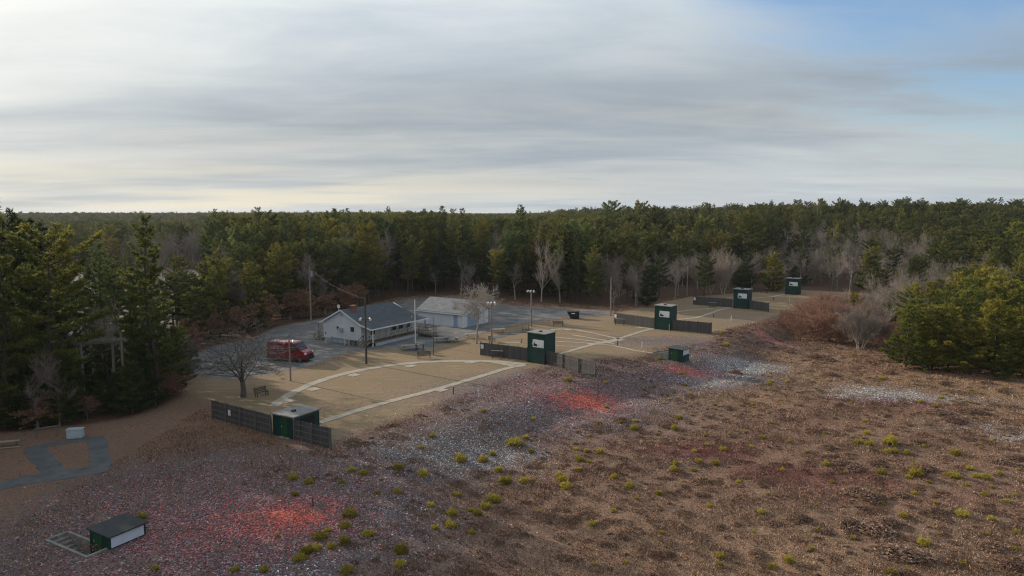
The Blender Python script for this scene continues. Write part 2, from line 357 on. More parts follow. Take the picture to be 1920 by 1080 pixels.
WHITED = [(1635, 733, 4.4, 3.6, 1.0), (1690, 740, 5.0, 3.4, .6), (1595, 742, 3, 1.8, .6), (1760, 748, 5, 2.6, .3), (1400, 690, 8, 4, .95), (1340, 715, 7, 4, .7), (1840, 800, 6.0, 1.6, .6), (1895, 822, 3.0, 1.4, .9), (960, 860, 5, 3.5, .38), (900, 800, 8, 4, .28), (760, 960, 4, 3, .35), (1285, 870, 3, 2, .35), (1860, 750, 6, 2.5, .4), (740, 850, 8, 4, .35), (860, 850, 6, 4, .35), (560, 1070, 5, 3, .35), (1000, 770, 7, 4, .35), (1190, 760, 5, 3, .35)]
REDD = [(1590, 750, 3.5, 1.3, 1.1), (1680, 750, 4.5, 1.6, 1.2), (1750, 765, 4.5, 1.8, 1.0), (1270, 845, 5, 3, .7), (1370, 850, 5, 4, .6), (1500, 890, 8, 2.2, .8), (1080, 810, 8, 4, .45), (1450, 800, 10, 5, .45), (1780, 690, 15, 2.5, .6), (1720, 930, 8, 2, .4), (1640, 690, 12, 5, .5), (950, 880, 4, 2, .5), (1560, 920, 9, 3, .4), (820, 1000, 5, 3, .4), (1320, 660, 4, 3, .4)]
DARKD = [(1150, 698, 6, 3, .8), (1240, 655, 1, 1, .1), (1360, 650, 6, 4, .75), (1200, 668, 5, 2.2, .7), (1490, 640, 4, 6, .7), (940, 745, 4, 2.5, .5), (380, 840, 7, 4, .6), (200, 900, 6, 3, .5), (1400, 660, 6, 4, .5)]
_BC = {}
TAND = [(1560, 690, 14, 8, .8), (1700, 712, 12, 7, .8), (1850, 735, 12, 8, .8), (1480, 680, 7, 8, .6), (1330, 765, 8, 6, .7), (1260, 745, 6, 4, .5), (1420, 740, 8, 5, .5), (1900, 760, 10, 6, .6), (1250, 815, 5, 3, .4), (1780, 790, 5, 3, .4), (790, 965, 4, 3, .5), (1400, 1060, 10, 5, .4), (1640, 800, 5, 3, .3), (1600, 1060, 8, 4, .35)]
def blobs(lst, x, y):
    o = np.zeros(np.shape(x))
    if id(lst) not in _BC: _BC[id(lst)] = [(*at(px, py)[:2], rx, ry, s) for px, py, rx, ry, s in lst]
    for X, Y, rx, ry, s in _BC[id(lst)]:
        o += s * np.exp(-(((x - X) / rx) ** 2 + ((y - Y) / ry) ** 2))
    return o
def zones(x, y):
    lot = S((poly_sd(LOT, x, y) + 2.0) / 4.0)
    opn = poly_sd(OPEN, x, y)
    litter = np.maximum(1 - S((opn + 2.0) / 5.0), 0)
    clr = S((poly_sd(CLEAR, x, y) + 3) / 6)
    lawn = S((poly_sd(LAWN, x, y) + 2.2) / 4.4)
    deb = 0.34 * S((poly_sd(DEBRIS, x, y) + 3.0) / 6.0) + 0.55 * blobs(PINKD, x, y)
    return dict(lot=lot, litter=litter * (1 - clr), clear=clr, lawn=lawn, deb=np.clip(deb, 0, 1), org=np.clip(blobs(ORANGE, x, y), 0, 1.3),
                wht=np.clip(blobs(WHITED, x, y), 0, 1.1), red=np.clip(blobs(REDD, x, y), 0, 1.2), drk=np.clip(blobs(DARKD, x, y), 0, 1), tan=np.clip(blobs(TAND, x, y), 0, 1))
def geo(a, b, n): return a + (b - a) * (np.linspace(0, 1, n, endpoint=False) ** 2.2)

def ground_material():
    m = bpy.data.materials.new('heath_and_lawn'); m.use_nodes = True; m.node_tree.nodes.clear(); t = NT(m.node_tree)
    out = t.node('ShaderNodeOutputMaterial'); p = t.node('ShaderNodeBsdfPrincipled'); t.link(p.outputs[0], out.inputs[0])
    P = t.node('ShaderNodeNewGeometry').outputs['Position']
    def A(n): return t.node('ShaderNodeAttribute', attribute_name=n).outputs['Fac']
    nA = t.noise(P, 0.55, 6, 0.65); nB = t.noise(P, 2.6, 5, 0.65); nC = t.noise(P, 0.12, 4, 0.6); nD = t.noise(P, 11.0, 4, 0.75)
    nE = t.noise(t.mapping(P, (1, 1, 1), (0, 0, 0), (31, 7, 0)), 0.9, 6, 0.7, 0.6)
    def edge(name, amp=0.5, lo=0.42, hi=0.58, n=nB):
        v = t.math('ADD', A(name), t.math('MULTIPLY', t.math('SUBTRACT', n, 0.5), amp)); return t.step(v, lo, hi)
    heath = t.ramp(nB, [(0.28, (0.10, 0.056, 0.041)), (0.42, (0.155, 0.096, 0.067)), (0.55, (0.205, 0.138, 0.097)), (0.70, (0.27, 0.20, 0.14))])
    heath = t.mix(t.step(nA, 0.36, 0.62), heath, t.ramp(nD, [(0.3, (0.13, 0.076, 0.055)), (0.5, (0.205, 0.123, 0.086)), (0.75, (0.30, 0.20, 0.14))]))
    heath = t.mix(t.math('MULTIPLY', t.step(nC, 0.50, 0.66), 0.6), heath, t.ramp(nD, [(0.3, (0.12, 0.073, 0.045)), (0.7, (0.25, 0.17, 0.11))]))
    heath = t.mix(t.math('MULTIPLY', A('tan'), t.step(nB, 0.34, 0.6)), heath, t.ramp(nD, [(0.3, (0.16, 0.088, 0.05)), (0.55, (0.27, 0.17, 0.095)), (0.8, (0.38, 0.27, 0.16))]))
    redc = t.ramp(nD, [(0.3, (0.07, 0.022, 0.024)), (0.55, (0.14, 0.05, 0.048)), (0.8, (0.22, 0.10, 0.085))])
    rf = t.math('ADD', t.math('MULTIPLY', A('red'), 0.75), t.math('MULTIPLY', t.step(nE, 0.52, 0.68), 0.55))
    rfs = t.math('MULTIPLY', t.step(t.math('ADD', rf, t.math('MULTIPLY', t.math('SUBTRACT', nB, 0.5), 0.8)), 0.30, 0.85), 0.8)
    nF = t.noise(P, 24.0, 3, 0.8)
    gr = t.math('MULTIPLY', t.math('MULTIPLY_ADD', t.step(nF, 0.36, 0.64), 0.9, 0.55), t.math('MULTIPLY_ADD', t.step(nD, 0.36, 0.64), 0.7, 0.65))
    gs = t.node('ShaderNodeVectorMath', operation='SCALE'); t.link(t.mix(rfs, heath, redc), gs.inputs[0]); t.link(gr, gs.inputs[3]); c = gs.outputs[0]
    lawn = t.ramp(nB, [(0.3, (0.165, 0.112, 0.068)), (0.5, (0.22, 0.155, 0.098)), (0.7, (0.275, 0.20, 0.132))])
    lawn = t.mix(t.math('MULTIPLY', t.step(nC, 0.45, 0.62), 0.55), lawn, (0.165, 0.135, 0.075))
    lawn = t.mix(t.math('MULTIPLY', t.step(nA, 0.50, 0.70), 0.75), lawn, (0.26, 0.15, 0.098))
    wr = t.noise(t.mapping(P, (0.25, 1.3, 1), (0, 0, R(-52))), 0.8, 5, 0.65, 0.5)
    lawn = t.mix(t.math('MULTIPLY', t.step(wr, 0.52, 0.70), 0.6), lawn, (0.31, 0.245, 0.17))
    lawn = t.mix(t.math('MULTIPLY', t.step(nE, 0.54, 0.70), 0.5), lawn, (0.13, 0.105, 0.062))
    lawn = t.mix(0.30, lawn, t.ramp(nD, [(0.3, (0.10, 0.08, 0.05)), (0.7, (0.30, 0.24, 0.15))]))
    c = t.mix(edge('lawn', 0.9, 0.25, 0.75), c, lawn)
    lit = t.ramp(nB, [(0.3, (0.045, 0.030, 0.020)), (0.55, (0.10, 0.06, 0.038)), (0.75, (0.17, 0.10, 0.065))])
    c = t.mix(edge('litter', 0.6, 0.3, 0.7), c, lit)
    lot = t.ramp(t.noise(t.mapping(P, (1, 1, 1), (0, 0, 0.5)), 0.35, 6, 0.62, 0.8), [(0.30, (0.080, 0.081, 0.085)), (0.47, (0.112, 0.112, 0.115)), (0.57, (0.165, 0.155, 0.142)), (0.72, (0.30, 0.285, 0.26))])
    lot = t.mix(t.math('MULTIPLY', t.step(nE, 0.55, 0.68), 0.55), lot, (0.20, 0.15, 0.105))
    lot = t.mix(0.25, lot, t.ramp(nD, [(0.3, (0.07, 0.075, 0.085)), (0.7, (0.25, 0.25, 0.25))]))
    c = t.mix(edge('lot', 1.5, 0.30, 0.72, nE), c, lot)
    clr = t.ramp(nB, [(0.3, (0.12, 0.105, 0.10)), (0.7, (0.22, 0.20, 0.19))])
    c = t.mix(edge('clear', 0.5), c, clr)
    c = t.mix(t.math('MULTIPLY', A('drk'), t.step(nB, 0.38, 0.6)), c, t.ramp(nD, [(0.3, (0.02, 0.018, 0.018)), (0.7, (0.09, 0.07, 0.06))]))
    c = t.mix(t.math('MULTIPLY', t.math('MINIMUM', t.math('MULTIPLY', A('deb'), 2.4), 0.92), t.math('MULTIPLY_ADD', t.step(nA, 0.30, 0.60), 0.35, 0.65)), c, t.ramp(nD, [(0.3, (0.075, 0.058, 0.060)), (0.7, (0.175, 0.140, 0.140))]))
    # scattered fragments of clay targets: one colour per chip
    OG = t.math('MULTIPLY', A('org'), t.math('MULTIPLY_ADD', t.step(nE, 0.36, 0.64), 0.9, 0.45))
    def chips(c, size, seed, amt):
        v = t.node('ShaderNodeTexVoronoi', voronoi_dimensions='3D'); t.link(t.mapping(P, (1, 1, 1), (0, 0, seed), (seed, 0, 0)), v.inputs['Vector']); t.set(v, 'Scale', 1 / size)
        s3 = t.node('ShaderNodeSeparateColor'); t.link(v.outputs['Color'], s3.inputs[0]); r, g, b = s3.outputs[0], s3.outputs[1], s3.outputs[2]
        deb = t.math('ADD', A('deb'), t.math('MULTIPLY', A('wht'), 0.85))
        deb = t.math('ADD', deb, OG); deb = t.math('MULTIPLY', deb, t.math('MULTIPLY_ADD', t.step(nA, 0.36, 0.60), 0.95, 0.22)); deb = t.math('MULTIPLY', deb, t.math('MULTIPLY_ADD', t.step(nB, 0.36, 0.6), 0.6, 0.6))
        present = t.math('LESS_THAN', r, t.math('MULTIPLY', deb, amt))
        grey = t.ramp(g, [(0.0, (0.03, 0.028, 0.035)), (0.45, (0.085, 0.070, 0.076)), (0.72, (0.15, 0.13, 0.138)), (0.93, (0.25, 0.23, 0.24)), (1.0, (0.48, 0.46, 0.47))])
        wh = t.ramp(g, [(0.0, (0.07, 0.07, 0.07)), (0.4, (0.20, 0.20, 0.205)), (0.8, (0.40, 0.40, 0.41)), (1.0, (0.68, 0.68, 0.69))])
        grey = t.mix(t.math('MULTIPLY', t.step(A('wht'), 0.15, 0.9), 0.85), grey, wh)
        pink = t.ramp(g, [(0.0, (0.10, 0.035, 0.042)), (0.4, (0.21, 0.075, 0.085)), (0.75, (0.36, 0.15, 0.16)), (1.0, (0.55, 0.33, 0.34))])
        pf = t.math('ADD', t.math('MULTIPLY_ADD', A('deb'), 0.42, 0.03), OG)
        pf = t.math('SUBTRACT', pf, t.math('MULTIPLY', A('wht'), 0.35))
        cc = t.mix(t.math('LESS_THAN', b, pf), grey, pink)
        orr = t.ramp(g, [(0.0, (0.30, 0.05, 0.04)), (0.5, (0.55, 0.105, 0.07)), (0.85, (0.74, 0.21, 0.145)), (1.0, (0.80, 0.40, 0.33))])
        cc = t.mix(t.math('LESS_THAN', t.math('FRACT', t.math('MULTIPLY', b, 7.3)), t.math('MULTIPLY', OG, 0.95)), cc, orr)
        return t.mix(present, c, cc)
    c = chips(c, 0.14, 0.4, 0.5)
    c = chips(c, 0.085, 1.7, 0.7)
    t.set(p, 'Base Color', c); t.set(p, 'Roughness', 0.95); t.set(p, 'Specular IOR Level', 0.1)
    b = t.node('ShaderNodeBump'); t.set(b, 'Strength', 0.9); t.set(b, 'Distance', 0.12)
    hb = t.math('MULTIPLY', t.math('ADD', nB, t.math('MULTIPLY', nD, 0.6)), t.math('SUBTRACT', 1.0, t.math('MULTIPLY', t.math('MAXIMUM', A('lawn'), A('lot')), 0.85)))
    t.link(hb, b.inputs['Height']); t.link(b.outputs[0], p.inputs['Normal'])
    return m
PITS = []      # (corner, unit x, unit y, length, width): openings cut in the ground
def pit_frame(origin, ang, x0, x1, y0, y1):
    ux = np.array([math.cos(ang), math.sin(ang)]); uy = np.array([-ux[1], ux[0]]); o = np.array(origin[:2])
    PITS.append((o + ux * x0 + uy * y0, ux, uy, x1 - x0, y1 - y0))
def build_ground():
    xs = np.concatenate([-geo(75, 3600, 34)[::-1], np.arange(-74.4, 112, 0.6), geo(112.5, 3600, 34)])
    ys = np.concatenate([[-3600, -1500, -500, -150, -60, -20, 0, 10, 18], np.arange(22, 196, 0.6), geo(196.5, 3800, 70)])
    X, Y = np.meshgrid(xs, ys); nx, ny = len(xs), len(ys); x = X.ravel(); y = Y.ravel()
    V = np.stack([x, y, hgt(x, y)], 1)
    i = np.arange(nx * ny).reshape(ny, nx); a, b, c, d = i[:-1, :-1].ravel(), i[:-1, 1:].ravel(), i[1:, 1:].ravel(), i[1:, :-1].ravel()
    F = np.stack([a, b, c, a, c, d], 1).reshape(-1, 3)
    Z = zones(x, y)
    o = tri_mesh('ground', V, F, ground_material(), Z); o.data.shade_smooth(); o['kind'] = 'structure'
    bm = bmesh.new(); bm.from_mesh(o.data)
    for c0, ux, uy, L, Wd in PITS:
        ctr = c0 + ux * L / 2 + uy * Wd / 2
        sel = [f for f in bm.faces if (f.calc_center_median().xy - Vector(ctr)).length < L / 2 + 2.5]
        for pt, nn in ((c0, ux), (c0 + ux * L, ux), (c0, uy), (c0 + uy * Wd, uy)):
            sel = [f for f in sel if f.is_valid]
            ge = set(sel);
            for f in sel: ge.update(f.edges); ge.update(f.verts)
            r = bmesh.ops.bisect_plane(bm, geom=list(ge), dist=1e-4, plane_co=(pt[0], pt[1], 0), plane_no=(nn[0], nn[1], 0))
            sel = [g for g in r['geom'] if isinstance(g, bmesh.types.BMFace)]
        kill = []
        for f in sel:
            q = np.array(f.calc_center_median().xy) - c0
            if 0 < q @ ux < L and 0 < q @ uy < Wd: kill.append(f)
        bmesh.ops.delete(bm, geom=kill, context='FACES')
    bm.to_mesh(o.data); bm.free(); o.data.update()
    return o

# concrete walks and gravel paths laid on the level fields
def strip(pts, w, z=0.03, name='path', mat=None, world=False, closed=False, thick=0.035):
    P = [np.array(p[:2]) if world else np.array(at(*p)[:2]) for p in pts]
    Q = []
    for a, b in zip(P[:-1], P[1:]):
        n = max(1, int(np.linalg.norm(b - a) / .6))
        Q += [a + (b - a) * k / n for k in range(n)]
    Q.append(P[-1]); Q = np.array(Q)
    for _ in range(8): Q[1:-1] = (Q[:-2] + 2 * Q[1:-1] + Q[2:]) / 4
    T = np.gradient(Q, axis=0); T /= np.linalg.norm(T, axis=1)[:, None]; N = np.stack([-T[:, 1], T[:, 0]], 1)
    rng = np.random.RandomState(int(abs(Q[0, 0] * 7 + Q[0, 1])) % 999)
    w1 = w / 2 * (1 + rng.uniform(-.16, .16, len(Q))); w2 = w / 2 * (1 + rng.uniform(-.16, .16, len(Q)))
    mb = MB(); L = Q + N * w1[:, None]; Rr = Q - N * w2[:, None]
    zz = hgt(Q[:, 0], Q[:, 1]) + z
    vs = []
    for k in range(len(Q)): vs += [(*L[k], zz[k]), (*Rr[k], zz[k]), (*L[k], zz[k] - thick - .05), (*Rr[k], zz[k] - thick - .05)]
    fs = []
    for k in range(len(Q) - 1):
        a = 4 * k; b = a + 4
        fs += [(a, a + 1, b + 1, b), (a, b, b + 2, a + 2), (a + 1, a + 3, b + 3, b + 1)]
    fs += [(0, 2, 3, 1), (b, b + 1, b + 3, b + 2)]
    mb.add(vs, fs); o = mb.build(name, mat or M['walk']); o['kind'] = 'structure'; return o
def build_paths():
    M['walk'] = material('worn_concrete_walk', (0.37, 0.335, 0.28), (0.26, 0.225, 0.175), 1.1, 0.95, bump=0.3)
    M['gravelpath'] = material('grey_path_surface', (0.115, 0.12, 0.128), (0.068, 0.072, 0.078), 0.7, 0.95, bump=0.3)
    Wk, z = M['walk'], 0.03
    strip([(512, 762), (530, 748), (548, 737), (572, 725), (600, 714), (640, 702), (680, 693), (730, 685), (790, 679), (850, 677), (915, 677), (955, 679), (985, 684)], 1.15, z)
    strip([(598, 792), (640, 779), (700, 761), (760, 745), (800, 735), (870, 715), (920, 700), (950, 690), (985, 684.5)], 0.95, z + .004)
    strip([(925, 679), (950, 683), (966, 686)], 1.1, z - .004)
    for c in [(587, 730), (663, 703.5), (769, 686.5), (882, 679.5), (826, 731.5), (540, 752)]:
        X, Y, _ = at(*c); mb = MB(); a = R(-38); 
        mb.box(-.65, .65, -.65, .65, -.05, z + .008)
        o = mb.build('path', Wk); o.location = (X, Y, 0); o.rotation_euler.z = a; o['kind'] = 'structure'
    k = 0
    for pts, w in [([(1034, 618.5), (1060, 616), (1070, 619)], 1.1), ([(1078, 618), (1120, 626), (1162, 636)], .55), ([(1074, 628), (1110, 634), (1143, 640)], .5), ([(1030, 631), (1090, 637.5), (1152, 644.5)], .6),
                   ([(1030, 639.5), (1080, 642), (1124, 645)], .5), ([(1030, 647), (1070, 650), (1100, 649.5)], .4), ([(1048, 664), (1075, 656.5), (1104, 648), (1160, 635.5), (1207, 620), (1226, 617)], .75),
                   ([(1112, 646), (1132, 645), (1165, 651), (1199, 659.5), (1226, 662.5)], .45), ([(940, 642), (975, 642.5)], .7), ([(1192, 613), (1205, 614.5), (1226, 617)], .9),
                   ([(1105, 646), (1150, 640), (1165, 636)], 1.3), ([(1273, 599), (1307, 596), (1325, 590), (1352, 580), (1372, 577)], .8), ([(1400, 560), (1445, 557), (1470, 552)], .7), ([(1240, 589), (1290, 582), (1340, 578), (1368, 577)], .6), ([(925, 634), (960, 625), (1000, 620)], 1.6)]:
        k += 1; strip(pts, w, z + .005 * (k % 5) - .008, mat=M['gravelpath'] if w == 1.6 else Wk)
    G = M['gravelpath']
    strip([(-140, 945), (-60, 926), (0, 909), (60, 899), (130, 890), (203, 877)], 1.9, .03, mat=G)
    strip([(62, 842), (82, 862), (104, 890)], 1.5, .036, mat=G)
    strip([(180, 820), (186, 845), (191, 882)], 1.35, .041, mat=G)
    strip([(48, 842), (90, 834), (130, 828), (186, 822)], 1.1, .025, mat=G)
# ------------------------------------------------------------------ skeet houses and fences
def ang_of(p, q): return math.atan2(q[1] - p[1], q[0] - p[0])
def skeet_house(corner, ang, w, d, h, label, tall=True, slope=0.0, base=0.0, cat='skeet house', name='skeet_house'):
    """origin at the corner nearest the camera; x- runs left along the front, y runs back"""
    r = empty(name, (corner[0], corner[1], base), ang, label, cat, 'green skeet houses' if name == 'skeet_house' else None)
    MB().prism([(-w, -.15), (0, -.15), (0, h), (-w, h)], 0, d).build('wall', M['green'], r)
    rf = MB(); o = .14
    rf.add([(-w - o, -o, h), (o, -o, h), (o, d + o, h + slope), (-w - o, d + o, h + slope), (-w - o, -o, h + .11), (o, -o, h + .11), (o, d + o, h + slope + .11), (-w - o, d + o, h + slope + .11)],
           [(0, 3, 2, 1), (4, 5, 6, 7), (0, 1, 5, 4), (1, 2, 6, 5), (2, 3, 7, 6), (3, 0, 4, 7)])
    ro = rf.build('roof', M['roofgrey'], r)
    mb = MB(); mb.box(-w * .58, -w * .58 + .42, d * .36, d * .36 + .26, h + slope * .4 + .10, h + slope * .4 + .24); mb.tube((-w * .45, d * .42, h + .1), (-w * .45, d * .42, h + .3), .07, n=8)
    mb.build('roof_vent', M['black'], ro)
    for x in (-w - .012, -.06): MB().box(x, x + .072, -.022, .05, 0, h - .01).build('corner_trim', M['green'], r)
    MB().box(-.05, .018, d - .1, d - .03, 0, h - .01).build('corner_trim', M['green'], r)
    if tall:
        x0, x1, z0, z1 = -w * .68, -w * .05, h * .545, h * .80
        bd = MB().box(x0, x1, -.06, -.004, z0, z1).build('target_board', M['white'], r)
        op = MB(); op.prism([(x0 + .10, z0 + .16), (x0 + (x1 - x0) * .40, z0 + .12), (x0 + (x1 - x0) * .42, z0 + .40), (x0 + .36, z0 + .46), (x0 + .22, z0 + .70)], -.075, -.055)
        op.build('chute_opening', M['dark'], bd)
        MB().bar((x0 + .06, -.09, z0 + .80), (x0 - .04, -.16, z0 + .36), .04, .05).build('chute_flap', M['white'], bd)
        dr = MB().box(-.002, .03, d * .3, d * .3 + .85, .05, 2.0).build('door', M['green'], r)
        MB().box(.028, .06, d * .3 + .7, d * .3 + .78, .95, 1.05).build('handle', M['galv'], dr)
    else:
        dr = MB().box(-w * .60, -w * .30, -.035, -.004, .04, h - .12).build('door', M['door_green'], r)
        MB().box(-w * .57, -w * .55, -.07, -.03, h * .45, h * .55).build('handle', M['galv'], dr)
        bl = MB()
        bl.box(-w * .62, -w * .36, -.42, -.12, -.02, .12); bl.box(-w * .34, -w * .14, -.35, -.10, -.02, .10); bl.build('door_step', M['oldconc'], r)
        MB().box(-.004, .04, d * .25, d * .80, h * .42, h * .84).build('trap_window', M['dark'], r)
    return r
def fence(p, q, h, label, railside=True, posts=5, skip=(), drop=0.0, group='board fences beside the skeet houses', mid=2, rot=None):
    """vertical board fence from p to q; railside: posts and rails face the camera"""
    p = np.array(p[:2]); q = np.array(q[:2]); L = float(np.linalg.norm(q - p)); a = ang_of(p, q)
    z0 = float(hgt(*p)); z1 = float(hgt(*q)) - drop
    r = empty('board_fence', (p[0], p[1], z0), a, label, 'fence', group)
    rng = random.Random(int(p[0] * 31 + q[1] * 17)); bd = MB(); x = 0.02; f = -1 if railside else 1
    def zz(x): return (z1 - z0) * x / L
    while x < L - .05:
        w = rng.uniform(.13, .155); e = min(x + w, L - .01); t = rng.uniform(-.03, .03); b = rng.uniform(.02, .08)
        if rng.random() > .004: bd.box(x, e, -.012 + rng.uniform(-.004, .004), .012, zz(x) + b, zz(x) + h + t, rng.randrange(3))
        x = e + .005
    bd.build('board_panel', [M['fence'], M['fence2'], M['fence3']], r)
    y = f * .045 if railside else .045
    for k in range(posts):
        x = L * k / (posts - 1); x = min(max(x, .06), L - .06)
        pf = f * .12 if railside else .12
        MB().box(x - .055, x + .055, pf - .05, pf + .05, zz(x) - .25, zz(x) + h + .10).build('post', M['post'], r)
    for k in range(mid):
        z = h * (.22 + .58 * k / max(1, mid - 1))
        MB().bar((0, y, zz(0) + z), (L, y, zz(L) + z), .045, .09).build('rail', M['post'], r)
    return r
def fence_sign(f, x, z, w=.42, h=.5, mat=None):
    s = MB(); s.box(x, x + w, -.20, -.18, z, z + h); o = s.build('notice_board', mat or M['white'], f)
    return o
def bench(px, py, ang, label, kind='bench', L=1.55):
    """wooden garden bench seen from the front or back"""
    X, Y, z = at(px, py); r = empty('park_bench', (X, Y, z), ang, label, 'bench', 'wooden benches round the fields'); B = M['bench']
    s = MB(); 
    for k in range(3): s.box(-L / 2, L / 2, -.22 + .15 * k, -.10 + .15 * k, .42, .455)
    s.build('seat', M['table'] if kind == 'pale' else B, r)
    b = MB()
    for k in range(3): b.bar((-L / 2, .27 + .05 * k, .56 + .15 * k), (L / 2, .27 + .05 * k, .56 + .15 * k), .03, .11)
    b.build('backrest', B, r)
    for sx in (-1, 1):
        x = sx * (L / 2 - .12)
        MB().bar((x, -.2, 0), (x, -.2, .42), .07, .09).build('leg', B, r)
        MB().bar((x, .2, 0), (x, .42, .95), .07, .09).build('leg', B, r)
        MB().bar((x, -.24, .40), (x, .24, .40), .05, .08).build('seat_bracket', B, r)
    return r
def gun_rack(px, py, ang, label, w=1.1, top=True):
    """small timber rest with splayed legs and a ledge"""
    X, Y, z = at(px, py); r = empty('gun_rack', (X, Y, z), ang, label, 'gun rack', 'timber gun racks by the fields'); B = M['bench']
    for sx in (-1, 1):
        x = sx * w / 2
        MB().bar((x, -.32, 0), (x, 0, 1.05), .08, .09).build('leg', B, r); MB().bar((x, .32, 0), (x, 0, 1.05), .08, .09).build('leg', B, r)
    MB().bar((-w / 2, -.24, .28), (w / 2, -.24, .28), .05, .1).build('cross_rail', B, r)
    if top: MB().box(-w / 2 - .18, w / 2 + .18, -.14, .14, 1.06, 1.11).build('ledge', M['galv'], r)
    return r
def picnic_table(px, py, ang, label, L=2.4):
    X, Y, z = at(px, py); r = empty('picnic_table', (X, Y, z), ang, label, 'picnic table', 'picnic tables beside the clubhouse'); T = M['table']
    t = MB()
    for k in range(5): t.box(-L / 2, L / 2, -.40 + .165 * k, -.255 + .165 * k, .72, .76)
    t.build('table_top', T, r)
    for s in (-1, 1):
        b = MB()
        for k in range(2): b.box(-L / 2, L / 2, s * .72 - .14 + .15 * k, s * .72 - .01 + .15 * k, .43, .47)
        b.build('bench_seat', T, r)
        for s2 in (-1, 1):
            MB().bar((s * L * .33, s2 * .62, 0), (s * L * .33, s2 * .18, .71), .05, .10).build('leg', M['deck'], r)
        MB().bar((s * L * .33 + .05, -.85, .40), (s * L * .33 + .05, .85, .40), .05, .10).build('crossbar', M['deck'], r)
    return r
def floodlight(parent, x, y, z, side, mat=None):
    """round lamp housing aimed outwards and down"""
    h = MB(); h.tube((x, y, z), (x + side * .12, y - .34, z - .20), .09, .18, 12); o = h.build('lamp_head', mat or M['lampw'], parent, smooth=False)
    MB().tube((x + side * .12, y - .345, z - .203), (x + side * .122, y - .36, z - .21), .165, .165, 12).build('lens', M['lens'], o)
    return o
def light_pole(px, py, h, r0, label, mat='pole', lamps=2, arm=.45, rz=0.0, lampz=None, name='light_pole', cat='light pole', band=None, both=False, group='poles standing round the fields'):
    X, Y, z = at(px, py); r = empty(name, (X, Y, z), rz, label, cat, group)
    p = MB(); p.tube((0, 0, -.2), (0, 0, h), r0, r0 * .72, 10); p.build('pole', M[mat], r)
    lz = lampz or h - .15
    if lamps:
        MB().bar((-arm, 0, lz - .12), (arm, 0, lz - .12), .06, .08).build('crossarm', M[mat], r)
        xs = [-arm, arm] if lamps == 2 else ([-arm, 0, arm] if lamps == 3 else [arm])
        for x in xs: floodlight(r, x, -.05, lz + .10, 1 if x > 0 else -1)
    if band: MB().box(-.10, .10, -r0 - .14, -r0 + .02, band, band + .45).build('control_box', M['galv'], r)
    return r

